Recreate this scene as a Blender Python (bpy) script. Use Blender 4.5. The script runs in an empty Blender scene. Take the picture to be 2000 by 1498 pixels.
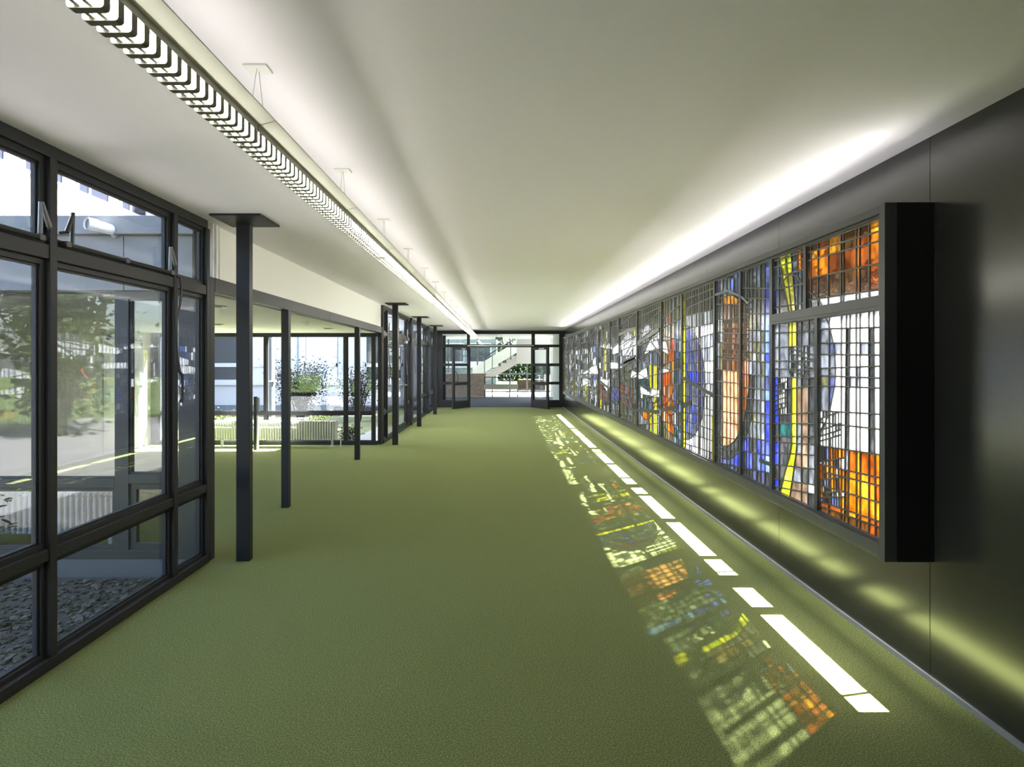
import bpy, math, random
from mathutils import Vector

# ------------------------------------------------------------------ camera, sky, sun, exposure
SC = bpy.context.scene
COL = SC.collection
EYE = 1.59
cam_d = bpy.data.cameras.new('camera')
cam_d.sensor_fit = 'HORIZONTAL'
cam_d.sensor_width = 36.0
cam_d.lens = 1150 / 2000 * 36
cam_d.shift_x = 0.009
cam_d.shift_y = -0.0205
cam_d.clip_start = 0.05
cam_d.clip_end = 500
cam = bpy.data.objects.new('camera', cam_d)
cam.location = (0, 0, EYE)
cam.rotation_euler = (math.radians(90), 0, 0)
COL.objects.link(cam)
SC.camera = cam

SUN_DIR = Vector((-0.55, -0.43, -1.0)).normalized()
W = bpy.data.worlds.new('sky')
SC.world = W
W.use_nodes = True
wn = W.node_tree.nodes
wl = W.node_tree.links
for n in list(wn):
    wn.remove(n)
w_out = wn.new('ShaderNodeOutputWorld')
w_bg = wn.new('ShaderNodeBackground')
w_sky = wn.new('ShaderNodeTexSky')
w_sky.sky_type = 'NISHITA'
w_sky.sun_disc = False
w_sky.sun_elevation = math.radians(55)
w_sky.sun_rotation = math.radians(52)
w_sky.air_density = 1.0
w_sky.dust_density = 2.5
w_sky.ozone_density = 1.0
w_bg.inputs['Strength'].default_value = 0.45
wl.new(w_sky.outputs[0], w_bg.inputs['Color'])
wl.new(w_bg.outputs[0], w_out.inputs['Surface'])

sun_d = bpy.data.lights.new('sun', 'SUN')
sun_d.energy = 50
sun_d.angle = math.radians(0.9)
sun_d.color = (1.0, 0.97, 0.93)
sun = bpy.data.objects.new('sun', sun_d)
sun.rotation_euler = SUN_DIR.to_track_quat('-Z', 'Y').to_euler()
sun.location = (20, 15, 40)
COL.objects.link(sun)

SC.view_settings.view_transform = 'Standard'
SC.view_settings.look = 'None'
SC.view_settings.gamma = 1.0
SC.view_settings.use_curve_mapping = False
SC.view_settings.exposure = 2.2
cy = SC.cycles
cy.transparent_max_bounces = 32
cy.max_bounces = 10
cy.diffuse_bounces = 5
cy.glossy_bounces = 4
cy.sample_clamp_indirect = 6
cy.use_denoising = True
LAMP = 10.5
FILL_UPLIGHT = 0.8  # strength of the upward fill added to whiten the ceiling

RNG = random.Random(11)

# ------------------------------------------------------------------ materials
MATS = {}


def principled(name, col, rough=0.5, metal=0.0, noise=None, bump=None, spec=None, emit=None):
    """noise=(scale, second colour), bump=(scale, strength, distance)"""
    m = bpy.data.materials.new(name)
    m.use_nodes = True
    nt = m.node_tree
    b = nt.nodes['Principled BSDF']
    b.inputs['Base Color'].default_value = (*col, 1)
    b.inputs['Roughness'].default_value = rough
    b.inputs['Metallic'].default_value = metal
    if spec is not None:
        b.inputs['Specular IOR Level'].default_value = spec
    if emit:
        b.inputs['Emission Color'].default_value = (*emit[0], 1)
        b.inputs['Emission Strength'].default_value = emit[1]
    if noise or bump:
        tc = nt.nodes.new('ShaderNodeTexCoord')
    if noise:
        t = nt.nodes.new('ShaderNodeTexNoise')
        t.inputs['Scale'].default_value = noise[0]
        t.inputs['Detail'].default_value = 4
        r = nt.nodes.new('ShaderNodeValToRGB')
        r.color_ramp.elements[0].position = 0.35
        r.color_ramp.elements[1].position = 0.65
        r.color_ramp.elements[0].color = (*col, 1)
        r.color_ramp.elements[1].color = (*noise[1], 1)
        nt.links.new(tc.outputs['Object'], t.inputs['Vector'])
        nt.links.new(t.outputs['Fac'], r.inputs['Fac'])
        nt.links.new(r.outputs['Color'], b.inputs['Base Color'])
    if bump:
        t2 = nt.nodes.new('ShaderNodeTexNoise')
        t2.inputs['Scale'].default_value = bump[0]
        t2.inputs['Detail'].default_value = 3
        bp = nt.nodes.new('ShaderNodeBump')
        bp.inputs['Strength'].default_value = bump[1]
        bp.inputs['Distance'].default_value = bump[2]
        nt.links.new(tc.outputs['Object'], t2.inputs['Vector'])
        nt.links.new(t2.outputs['Fac'], bp.inputs['Height'])
        nt.links.new(bp.outputs['Normal'], b.inputs['Normal'])
    MATS[name] = m
    return m


def schlick(nt, f0=0.04, scale=1.0, bump=None):
    """two-sided mirror share of a glass face, from facing angle"""
    lw = nt.nodes.new('ShaderNodeLayerWeight')
    lw.inputs['Blend'].default_value = 0.5
    pw = nt.nodes.new('ShaderNodeMath')
    pw.operation = 'POWER'
    pw.inputs[1].default_value = 5.0
    ma = nt.nodes.new('ShaderNodeMath')
    ma.operation = 'MULTIPLY_ADD'
    ma.use_clamp = True
    ma.inputs[1].default_value = (1 - f0) * scale
    ma.inputs[2].default_value = f0 * scale
    nt.links.new(lw.outputs['Facing'], pw.inputs[0])
    nt.links.new(pw.outputs[0], ma.inputs[0])
    if bump is not None:
        nt.links.new(bump, lw.inputs['Normal'])
    return ma.outputs[0]


def clear_glass(name, tint, refl=1.0, rough=0.0):
    m = bpy.data.materials.new(name)
    m.use_nodes = True
    nt = m.node_tree
    for n in list(nt.nodes):
        nt.nodes.remove(n)
    o = nt.nodes.new('ShaderNodeOutputMaterial')
    tr = nt.nodes.new('ShaderNodeBsdfTransparent')
    tr.inputs['Color'].default_value = (*tint, 1)
    gl = nt.nodes.new('ShaderNodeBsdfGlossy')
    gl.inputs['Roughness'].default_value = rough
    gl.inputs['Color'].default_value = (0.95, 0.97, 1.0, 1)
    mx = nt.nodes.new('ShaderNodeMixShader')
    nt.links.new(schlick(nt, 0.04, refl), mx.inputs[0])
    nt.links.new(tr.outputs[0], mx.inputs[1])
    nt.links.new(gl.outputs[0], mx.inputs[2])
    nt.links.new(mx.outputs[0], o.inputs['Surface'])
    MATS[name] = m
    return m


def art_glass(name, col, trans=0.3, scale=11.0, low=0.25, rough=0.12, see=1.0, dim=0.36):
    """Mouth-blown coloured pane: streaky tint, part see-through, part scattering, shiny face."""
    m = bpy.data.materials.new(name)
    m.use_nodes = True
    nt = m.node_tree
    for n in list(nt.nodes):
        nt.nodes.remove(n)
    o = nt.nodes.new('ShaderNodeOutputMaterial')
    tc = nt.nodes.new('ShaderNodeTexCoord')
    mp = nt.nodes.new('ShaderNodeMapping')
    mp.inputs['Scale'].default_value = (1, 1.0, 0.55)
    no = nt.nodes.new('ShaderNodeTexNoise')
    no.inputs['Scale'].default_value = scale
    no.inputs['Detail'].default_value = 5
    no.inputs['Roughness'].default_value = 0.65
    rp = nt.nodes.new('ShaderNodeValToRGB')
    trans = trans if name == 'glass_milk' else min(trans, 0.16)
    s = [math.sqrt(c * dim) for c in col]
    rp.color_ramp.elements[0].position = 0.38
    rp.color_ramp.elements[1].position = 0.62
    rp.color_ramp.elements[0].color = (*[c * low * see for c in s], 1)
    rp.color_ramp.elements[1].color = (*[c * see for c in s], 1)
    tr = nt.nodes.new('ShaderNodeBsdfTransparent')
    tl = nt.nodes.new('ShaderNodeBsdfTranslucent')
    tl.inputs['Color'].default_value = (*s, 1)
    m1 = nt.nodes.new('ShaderNodeMixShader')
    m1.inputs[0].default_value = trans
    gl = nt.nodes.new('ShaderNodeBsdfGlossy')
    gl.inputs['Roughness'].default_value = rough
    bp = nt.nodes.new('ShaderNodeBump')
    bp.inputs['Strength'].default_value = 0.25
    bp.inputs['Distance'].default_value = 0.004
    n2 = nt.nodes.new('ShaderNodeTexNoise')
    n2.inputs['Scale'].default_value = 55
    m2 = nt.nodes.new('ShaderNodeMixShader')
    L = nt.links.new
    L(tc.outputs['Object'], mp.inputs['Vector'])
    L(mp.outputs[0], no.inputs['Vector'])
    L(tc.outputs['Object'], n2.inputs['Vector'])
    L(no.outputs['Fac'], rp.inputs['Fac'])
    L(rp.outputs['Color'], tr.inputs['Color'])
    L(n2.outputs['Fac'], bp.inputs['Height'])
    L(bp.outputs['Normal'], gl.inputs['Normal'])
    L(tr.outputs[0], m1.inputs[1])
    L(tl.outputs[0], m1.inputs[2])
    L(schlick(nt, 0.035, 0.8), m2.inputs[0])
    L(m1.outputs[0], m2.inputs[1])
    L(gl.outputs[0], m2.inputs[2])
    L(m2.outputs[0], o.inputs['Surface'])
    MATS[name] = m
    return m


principled('ceiling_paint', (0.84, 0.81, 0.87), 0.75, bump=(180, 0.15, 0.002))
principled('white_paint', (0.82, 0.815, 0.78), 0.6)
principled('lobby_white', (0.64, 0.61, 0.58), 0.6)
principled('frame_paint', (0.027, 0.0275, 0.030), 0.48, spec=0.22)
principled('column_paint', (0.017, 0.0175, 0.022), 0.45, spec=0.3)
principled('cladding', (0.08, 0.08, 0.077), 0.21, 0.75)
principled('box_black', (0.010, 0.010, 0.010), 0.35)
principled('box_frame', (0.055, 0.056, 0.062), 0.4)
principled('lead', (0.11, 0.11, 0.10), 0.38, 0.35)
principled('aluminium', (0.45, 0.46, 0.48), 0.35, 0.6)
principled('trim_grey', (0.20, 0.21, 0.22), 0.45)
principled('white_enamel', (0.80, 0.80, 0.78), 0.3)
principled('radiator_enamel', (0.60, 0.61, 0.57), 0.35)
principled('dark_metal', (0.028, 0.028, 0.030), 0.4)
principled('lever_grey', (0.16, 0.165, 0.18), 0.4)
principled('louver', (0.16, 0.155, 0.12), 0.5)
principled('housing', (0.45, 0.445, 0.40), 0.28)
principled('opal', (0.9, 0.9, 0.85), 0.4, emit=((1.0, 0.97, 0.86), LAMP))
principled('fill_glow', (0.9, 0.9, 0.85), 0.4, emit=((1.0, 0.955, 0.88), FILL_UPLIGHT))
principled('facade_white', (0.36, 0.36, 0.375), 0.8)
principled('facade_dark', (0.075, 0.078, 0.088), 0.5, noise=(30, (0.09, 0.093, 0.105)))
principled('plinth', (0.06, 0.062, 0.07), 0.6)
principled('blind_white', (0.34, 0.355, 0.40), 0.6)
principled('window_dark', (0.03, 0.035, 0.04), 0.08)
principled('window_blue', (0.020, 0.022, 0.033), 0.5, spec=0.0)
principled('slate', (0.09, 0.11, 0.13), 0.5)
principled('paving', (0.20, 0.20, 0.195), 0.85, noise=(2.5, (0.25, 0.25, 0.235)))
principled('bounce_paving', (0.115, 0.112, 0.105), 0.85, noise=(2.5, (0.14, 0.137, 0.13)))
principled('lawn', (0.040, 0.062, 0.014), 0.95, noise=(6, (0.06, 0.082, 0.022)), spec=0.1)
principled('court_ground', (0.085, 0.08, 0.055), 0.95, noise=(3, (0.12, 0.15, 0.05)))
principled('soil', (0.028, 0.023, 0.017), 0.95, noise=(25, (0.045, 0.038, 0.03)), bump=(60, 0.6, 0.02))
principled('stone_a', (0.060, 0.053, 0.043), 0.9, noise=(40, (0.09, 0.08, 0.066)), spec=0.1)
principled('stone_b', (0.032, 0.026, 0.018), 0.9, noise=(40, (0.05, 0.042, 0.03)), spec=0.1)
principled('stone_c', (0.105, 0.096, 0.080), 0.9, noise=(40, (0.07, 0.063, 0.052)), spec=0.1)
principled('bark', (0.035, 0.027, 0.02), 0.9)
principled('leaf_green', (0.016, 0.032, 0.007), 0.5, spec=0.1)
principled('leaf_grey', (0.011, 0.014, 0.009), 0.55, spec=0.1)
principled('leaf_lime', (0.060, 0.085, 0.012), 0.5, spec=0.1)
principled('leaf_dark', (0.022, 0.045, 0.014), 0.6, spec=0.1)
principled('hall_floor', (0.035, 0.035, 0.038), 0.75, spec=0.1)
principled('hall_pale', (0.45, 0.45, 0.43), 0.5)
principled('hall_wall', (0.62, 0.62, 0.58), 0.7)
principled('concrete', (0.6, 0.585, 0.54), 0.7)
principled('wood', (0.25, 0.19, 0.15), 0.5, noise=(9, (0.34, 0.27, 0.22)))
principled('rail_panel', (0.42, 0.41, 0.38), 0.5)
principled('planter', (0.035, 0.02, 0.012), 0.8, noise=(8, (0.05, 0.032, 0.022)), spec=0.1)
principled('rust', (0.35, 0.12, 0.04), 0.7)
clear_glass('pane_glass', (0.93, 0.95, 0.96), 1.0)
clear_glass('pane_glass_dusty', (0.83, 0.84, 0.85), 1.15)

# carpet: short green pile with yellow and dark flecks
cm = principled('carpet', (0.17, 0.25, 0.07), 0.95, bump=(420, 0.6, 0.008))
nt = cm.node_tree
bs = nt.nodes['Principled BSDF']
bs.inputs['Specular IOR Level'].default_value = 0.1
bs.inputs['Sheen Weight'].default_value = 0.2
bs.inputs['Sheen Roughness'].default_value = 0.5
bs.inputs['Sheen Tint'].default_value = (0.8, 0.9, 0.5, 1)
tc = nt.nodes.new('ShaderNodeTexCoord')
n1 = nt.nodes.new('ShaderNodeTexNoise')
n1.inputs['Scale'].default_value = 150
n1.inputs['Detail'].default_value = 2
r1 = nt.nodes.new('ShaderNodeValToRGB')
e = r1.color_ramp.elements
e[0].position = 0.30
e[0].color = (0.043, 0.054, 0.016, 1)
e[1].position = 0.72
e[1].color = (0.30, 0.32, 0.11, 1)
k = r1.color_ramp.elements.new(0.48)
k.color = (0.125, 0.148, 0.046, 1)
k = r1.color_ramp.elements.new(0.58)
k.color = (0.165, 0.19, 0.052, 1)
nt.links.new(tc.outputs['Object'], n1.inputs['Vector'])
nt.links.new(n1.outputs['Fac'], r1.inputs['Fac'])
nt.links.new(r1.outputs['Color'], bs.inputs['Base Color'])

# art glass palette
art_glass('glass_white', (0.86, 0.90, 0.94), 0.16, low=0.55, dim=0.62)
art_glass('glass_milk', (0.86, 0.90, 0.94), 0.40, low=0.5, dim=0.30)
art_glass('glass_frost', (0.25, 0.28, 0.33), 0.30)
art_glass('glass_grey', (0.13, 0.145, 0.17), 0.30, 22)
art_glass('glass_smoke', (0.045, 0.048, 0.052), 0.30, 26)
art_glass('glass_olive', (0.12, 0.12, 0.07), 0.35, 22)
art_glass('glass_amber', (0.80, 0.30, 0.015), 0.35)
art_glass('glass_orange', (0.62, 0.145, 0.006), 0.35)
art_glass('glass_rust', (0.30, 0.06, 0.006), 0.35)
art_glass('glass_brown', (0.10, 0.040, 0.009), 0.35, 30)
art_glass('glass_yellow', (0.92, 0.86, 0.05), 0.35)
art_glass('glass_lime', (0.52, 0.58, 0.02), 0.35)
art_glass('glass_blue', (0.05, 0.07, 0.62), 0.35)
art_glass('glass_sky', (0.16, 0.25, 0.75), 0.35)
art_glass('glass_slate', (0.07, 0.085, 0.20), 0.30)
art_glass('glass_teal', (0.014, 0.06, 0.06), 0.35)
art_glass('glass_peach', (0.78, 0.36, 0.18), 0.35)
art_glass('glass_salmon', (0.80, 0.32, 0.20), 0.35)
art_glass('glass_red', (0.55, 0.06, 0.025), 0.35)
art_glass('glass_tan', (0.20, 0.14, 0.095), 0.35)


# ------------------------------------------------------------------ mesh helpers
class MB:
    def __init__(self):
        self.v, self.f, self.mi = [], [], []

    def add(self, vs, fs, mi=0):
        b = len(self.v)
        self.v += [tuple(p) for p in vs]
        self.f += [tuple(b + i for i in f) for f in fs]
        self.mi += [mi] * len(fs)
        return self

    def box(self, x0, x1, y0, y1, z0, z1, mi=0):
        if x0 > x1: x0, x1 = x1, x0
        if y0 > y1: y0, y1 = y1, y0
        if z0 > z1: z0, z1 = z1, z0
        vs = [(x0, y0, z0), (x1, y0, z0), (x1, y1, z0), (x0, y1, z0), (x0, y0, z1), (x1, y0, z1), (x1, y1, z1), (x0, y1, z1)]
        return self.add(vs, [(0, 3, 2, 1), (4, 5, 6, 7), (0, 1, 5, 4), (1, 2, 6, 5), (2, 3, 7, 6), (3, 0, 4, 7)], mi)

    def prism(self, poly, axis, a, b, mi=0):
        """poly: 2-D points; extruded along axis from a to b. axis x: (y,z); y: (x,z); z: (x,y)"""
        def P(p, t):
            return (t, p[0], p[1]) if axis == 'x' else ((p[0], t, p[1]) if axis == 'y' else (p[0], p[1], t))
        n = len(poly)
        vs = [P(p, a) for p in poly] + [P(p, b) for p in poly]
        fs = [tuple(range(n)), tuple(range(2 * n - 1, n - 1, -1))]
        fs += [(i, n + i, n + (i + 1) % n, (i + 1) % n) for i in range(n)]
        return self.add(vs, fs, mi)

    def tube(self, pts, r, n=8, mi=0, cap=True):
        pts = [Vector(p) for p in pts]
        rs = r if isinstance(r, (list, tuple)) else [r] * len(pts)
        vs, fs = [], []
        up = None
        for i, p in enumerate(pts):
            d = (pts[min(i + 1, len(pts) - 1)] - pts[max(i - 1, 0)]).normalized()
            if up is None:
                up = Vector((0, 0, 1)) if abs(d.z) < 0.9 else Vector((1, 0, 0))
            s = d.cross(up).normalized()
            up = s.cross(d).normalized()
            for j in range(n):
                a = 2 * math.pi * j / n
                vs.append(p + (s * math.cos(a) + up * math.sin(a)) * rs[i])
        for i in range(len(pts) - 1):
            for j in range(n):
                fs.append((i * n + j, i * n + (j + 1) % n, (i + 1) * n + (j + 1) % n, (i + 1) * n + j))
        if cap:
            fs.append(tuple(range(n - 1, -1, -1)))
            fs.append(tuple(range((len(pts) - 1) * n, len(pts) * n)))
        return self.add(vs, fs, mi)

    def disc(self, c, r, h, n=20, mi=0, r2=None):
        """short cylinder standing along z from c"""
        r2 = r if r2 is None else r2
        vs = [(c[0] + r * math.cos(2 * math.pi * j / n), c[1] + r * math.sin(2 * math.pi * j / n), c[2]) for j in range(n)]
        vs += [(c[0] + r2 * math.cos(2 * math.pi * j / n), c[1] + r2 * math.sin(2 * math.pi * j / n), c[2] + h) for j in range(n)]
        fs = [tuple(range(n - 1, -1, -1)), tuple(range(n, 2 * n))] + [(j, (j + 1) % n, n + (j + 1) % n, n + j) for j in range(n)]
        return self.add(vs, fs, mi)

    def build(self, name, mats, parent=None, bevel=0.0, smooth=False):
        if not isinstance(mats, (list, tuple)):
            mats = [mats]
        off = Vector((0, 0, 0))
        p = parent
        while p is not None:
            off += p.location
            p = p.parent
        me = bpy.data.meshes.new(name)
        me.from_pydata([tuple(Vector(q) - off) for q in self.v], [], self.f)
        for m in mats:
            me.materials.append(MATS[m])
        if len(mats) > 1:
            me.polygons.foreach_set('material_index', self.mi)
        if smooth:
            me.polygons.foreach_set('use_smooth', [True] * len(me.polygons))
        me.update()
        o = bpy.data.objects.new(name, me)
        COL.objects.link(o)
        if parent is not None:
            o.parent = parent
        if bevel:
            bv = o.modifiers.new('bevel', 'BEVEL')
            bv.width = bevel
            bv.segments = 2
            bv.limit_method = 'ANGLE'
        return o


def box(name, mat, parent, x0, x1, y0, y1, z0, z1, bevel=0.0):
    return MB().box(x0, x1, y0, y1, z0, z1).build(name, mat, parent, bevel)


def tag(o, label=None, cat=None, group=None, kind=None):
    if label: o['label'] = label
    if cat: o['category'] = cat
    if group: o['group'] = group
    if kind: o['kind'] = kind
    return o


def empty(name, loc=(0, 0, 0)):
    o = bpy.data.objects.new(name, None)
    o.location = loc
    o.empty_display_size = 0.1
    COL.objects.link(o)
    return o


def thing(name, label, cat, loc=(0, 0, 0), group=None):
    return tag(empty(name, loc), label, cat, group)


def struct(name, label=None, loc=(0, 0, 0)):
    return tag(empty(name, loc), label, None, None, 'structure')


def copy_tree(o, parent=None):
    c = o.copy()
    COL.objects.link(c)
    if parent is not None:
        c.parent = parent
    for ch in list(o.children):
        copy_tree(ch, c)
    return c


# ------------------------------------------------------------------ the room shell
H = 2.72
XL, XR = -2.38, 2.14          # left glazing line, right cladding face
Y0, Y1 = -5.0, 20.9           # back of the hall, far screen
LX, LY0, LY1 = -6.8, 4.75, 11.40   # side lobby
LZ = 2.16

fl = MB().box(-2.44, 2.16, Y0, Y1, -0.12, 0)
fl.box(LX - 0.1, -2.44, LY0 + 0.02, LY1 + 0.06, -0.12, 0)
tag(fl.build('floor', 'carpet'), 'green flecked carpet floor', kind='structure')
tag(box('ceiling', 'ceiling_paint', None, -2.48, 2.2, Y0, Y1 + 0.05, H, H + 0.25), 'white plaster ceiling', kind='structure')
tag(box('wall_back', 'white_paint', None, -2.5, 2.4, Y0 - 0.15, Y0, -0.1, H + 0.2), 'white wall behind', kind='structure')

# right wall: dark metal cladding sheets on a backing, with a long opening for the glass
BY0, BY1 = 2.92, 18.50
BZ0, BZ1 = 0.60, 2.385
wr = struct('wall_right', 'dark satin metal clad wall')
bk = MB().box(XR + 0.022, 2.40, Y0, Y1, -0.1, BZ0)
bk.box(XR + 0.022, 2.18, Y0, Y1, BZ1 - 0.01, H + 0.2)
bk.box(XR + 0.022, 2.40, Y0, BY0 + 0.03, BZ0, BZ1 - 0.01)
bk.box(XR + 0.022, 2.40, BY1 - 0.03, Y1, BZ0, BZ1 - 0.01)
bk.build('backing', 'box_black', wr)
seams = [BY0 + 0.03 + 1.61 * k for k in range(-5, 12)]
seams = [s for s in seams if Y0 < s < Y1 - 0.3]
seams = [Y0] + seams + [Y1]
J = 0.0015
for a, b in zip(seams[:-1], seams[1:]):
    if b <= BY0 + 0.05 or a >= BY1 - 0.1:
        box('cladding_panel', 'cladding', wr, XR, XR + 0.02, a + J, b - J, 0.02, H, 0.001)
    else:
        bb = min(b, BY1 - 0.03)
        box('cladding_panel', 'cladding', wr, XR, XR + 0.02, a + J, bb - J, 0.02, BZ0 + 0.005, 0.001)
        box('cladding_panel', 'cladding', wr, XR, XR + 0.02, a + J, bb - J, BZ1 - 0.005, H, 0.001)
        if b > BY1:
            box('cladding_panel', 'cladding', wr, XR, XR + 0.02, BY1 - 0.03 + J, b - J, 0.02, H, 0.001)
tag(box('baseboard_right', 'trim_grey', None, XR - 0.014, XR + 0.01, Y0, Y1, 0.0, 0.024), 'thin grey metal skirting strip', kind='structure')

# white fascia over the lobby opening, lobby shell
wl_ = tag(box('wall_left', 'white_paint', None, -2.46, XL + 0.01, 4.79, 11.44, 2.28, H + 0.1), 'white fascia wall over the lobby opening', kind='structure')
box('cable_duct', 'white_enamel', wl_, XL + 0.01, XL + 0.03, 4.83, 4.87, 2.28, H, 0.003)
box('cable_duct', 'white_enamel', wl_, XL + 0.01, XL + 0.024, 4.90, 4.915, 2.28, H, 0.002)
box('corner_strip', 'white_enamel', wl_, XL + 0.01, XL + 0.022, 4.79, 4.81, 2.28, H, 0.002)

lc = MB().box(LX - 0.2, -2.46, LY0 + 0.02, LY1 - 0.02, LZ, 2.26)
tag(lc.build('ceiling_lobby', 'lobby_white'), 'low white ceiling of the side lobby', kind='structure')
tag(box('wall_lobby', 'lobby_white', None, LX - 0.2, LX, LY0 - 0.02, LY1 + 0.06, -0.12, LZ), 'white end wall of the lobby', kind='structure')
rf = MB().box(LX - 0.25, -2.47, LY0 - 0.02, LY1 + 0.02, 2.27, 2.74)
rf.build('roof_lobby', 'facade_dark')['kind'] = 'structure'

# dark beam and posts of the opening
ob = struct('trim_1', 'dark steel beam and posts round the lobby opening')
for a, b in ((4.80, 7.98), (7.99, 11.38)):
    box('beam', 'frame_paint', ob, -2.42, -2.345, a, b, 2.165, 2.28, 0.002)
for y in (4.72, 6.44, 9.62, 11.42):
    box('post', 'frame_paint', ob, -2.425, -2.345, y, y + 0.075, 0.0, 2.165 if y not in (4.72, 11.42) else 2.28, 0.003)
for y in (4.95, 8.10, 11.2):
    MB().disc((-2.345, y, 2.235), 0.006, 0.004, 10).build('screw', 'dark_metal', ob)

# ------------------------------------------------------------------ left glazing
def stay(root, y, s=1, tilt=0.0):
    """dark lever pair of a hinged top light; stands on the transom next to a mullion"""
    m = MB()
    m.tube([(-2.335, y, 2.215), (-2.33, y, 2.40)], 0.011, 6)
    m.tube([(-2.325, y, 2.40), (-2.325, y - 0.05 * s, 2.285)], [0.009, 0.013], 6)
    m.tube([(-2.325, y - 0.05 * s, 2.285), (-2.345, y - 0.075 * s, 2.275)], 0.009, 6)
    m.build('stay_lever', 'dark_metal' if s > 0 else 'lever_grey', root)


def crank(root, y, s=1):
    """operating rod hanging from the transom, with a bent handle at hand height"""
    p = [(-2.325, y, 2.205), (-2.318, y + 0.03 * s, 2.195), (-2.315, y + 0.045 * s, 2.12), (-2.318, y + 0.035 * s, 2.03),
         (-2.325, y + 0.005 * s, 1.90), (-2.33, y - 0.005 * s, 1.87)]
    MB().tube(p, 0.008, 6).build('crank_rod', 'dark_metal', root)
    MB().tube([(-2.33, y - 0.005 * s, 1.89), (-2.322, y + 0.01 * s, 1.56)], 0.006, 6).build('crank_rod', 'dark_metal', root)
    m = MB()
    m.tube([(-2.322, y + 0.01 * s, 1.60), (-2.315, y + 0.018 * s, 1.52), (-2.305, y + 0.035 * s, 1.50), (-2.305, y + 0.04 * s, 1.44),
            (-2.305, y + 0.038 * s, 1.34), (-2.31, y + 0.025 * s, 1.305)], [0.008, 0.012, 0.012, 0.009, 0.009, 0.014], 8)
    m.build('crank_handle', 'dark_metal', root)


def sash(root, y0, y1, z0, z1, w=0.036, x0=-2.405, x1=-2.368):
    m = MB()
    m.box(x0, x1, y0, y0 + w, z0, z1)
    m.box(x0, x1, y1 - w, y1, z0, z1)
    m.box(x0, x1, y0 + w, y1 - w, z0, z0 + w)
    m.box(x0, x1, y0 + w, y1 - w, z1 - w, z1)
    # inner bead
    b = 0.012
    xb = x1 - 0.014
    m.box(x0, xb, y0 + w, y0 + w + b, z0 + w, z1 - w)
    m.box(x0, xb, y1 - w - b, y1 - w, z0 + w, z1 - w)
    m.box(x0, xb, y0 + w + b, y1 - w - b, z0 + w, z0 + w + b)
    m.box(x0, xb, y0 + w + b, y1 - w - b, z1 - w - b, z1 - w)
    s = m.build('sash', 'frame_paint', root)
    g = w + b - 0.004
    MB().box(-2.392, -2.386, y0 + g, y1 - g, z0 + g, z1 - g).build('pane', 'pane_glass_dusty', s)


def glazing(name, label, ys, doors=(), topless=()):
    """ys: mullion centre lines from near to far"""
    r = struct(name, label)
    ya, yb = ys[0], ys[-1]
    box('sill', 'frame_paint', r, -2.43, -2.335, ya, yb, 0.0, 0.06, 0.003)
    box('head', 'frame_paint', r, -2.43, -2.345, ya, yb, 2.655, 2.72, 0.003)
    for i, y in enumerate(ys):
        box('mullion', 'frame_paint', r, -2.425, -2.340, y - 0.025, y + 0.025, 0.06, 2.655, 0.003)
    for i, (a, b) in enumerate(zip(ys[:-1], ys[1:])):
        a, b = a + 0.025, b - 0.025
        box('transom', 'frame_paint', r, -2.425, -2.345, a, b, 2.125, 2.20, 0.003)
        sash(r, a, b, 2.20, 2.655, 0.036 if b - a > 0.6 else 0.026)
        if i in doors:
            sash(r, a, b, 0.06, 2.125, 0.075)
        else:
            box('transom', 'frame_paint', r, -2.425, -2.345, a, b, 0.565, 0.625, 0.003)
            sash(r, a, b, 0.625, 2.125, 0.030)
            sash(r, a, b, 0.06, 0.565, 0.024)
    return r


w1 = glazing('window_1', 'dark framed glazing beside the planted court, near left', [1.02, 1.92, 3.07, 4.22, 4.685])
tag(box('wall_left_shade', 'facade_dark', None, -2.45, -2.34, Y0, 0.995, -0.1, H + 0.1), 'dark unseen wall added to cut daylight left of the camera', kind='structure')  # solid wall added out of view so the floor near the camera stays darker
for a, b in ((1.98, 3.0), (3.12, 4.17)):
    MB().tube([(-2.33, a, 2.222), (-2.33, b, 2.222)], 0.010, 6).build('operating_rod', 'dark_metal', w1)
    for yy in (a + 0.03, (a + b) / 2, b - 0.03):
        box('rod_bracket', 'dark_metal', w1, -2.345, -2.318, yy - 0.02, yy + 0.02, 2.205, 2.238, 0.004)
stay(w1, 3.19, 1)
stay(w1, 2.97, -1)
stay(w1, 4.13, -1)
crank(w1, 4.20, 1)

w2y = []
for k in range(3):
    P = 11.56 + 3.40 * k
    w2y += [P, P + 0.42, P + 1.68, P + 2.95]
w2y = [y for y in w2y if y < 20.6] + [20.84]
w2 = glazing('window_2', 'dark framed glazing with hinged top lights, far left', w2y, doors=(2,))
for y in (14.96, 18.36):
    box('post', 'frame_paint', w2, -2.43, -2.30, y - 0.05, y + 0.05, 0, H, 0.003)
for y in (12.08, 13.9, 15.5, 17.6, 18.9, 20.1):
    stay(w2, y, 1)
    stay(w2, y + 0.5, -1)
for y in (12.05, 14.2, 15.46, 17.55, 18.86):
    crank(w2, y, 1)
box('door_closer', 'aluminium', w2, -2.36, -2.30, 14.0, 14.25, 2.05, 2.11, 0.004)
m = MB()
m.tube([(-2.36, 14.15, 1.05), (-2.30, 14.15, 1.05), (-2.30, 14.03, 1.05)], 0.010, 8)
m.build('door_lever', 'aluminium', w2)

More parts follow.
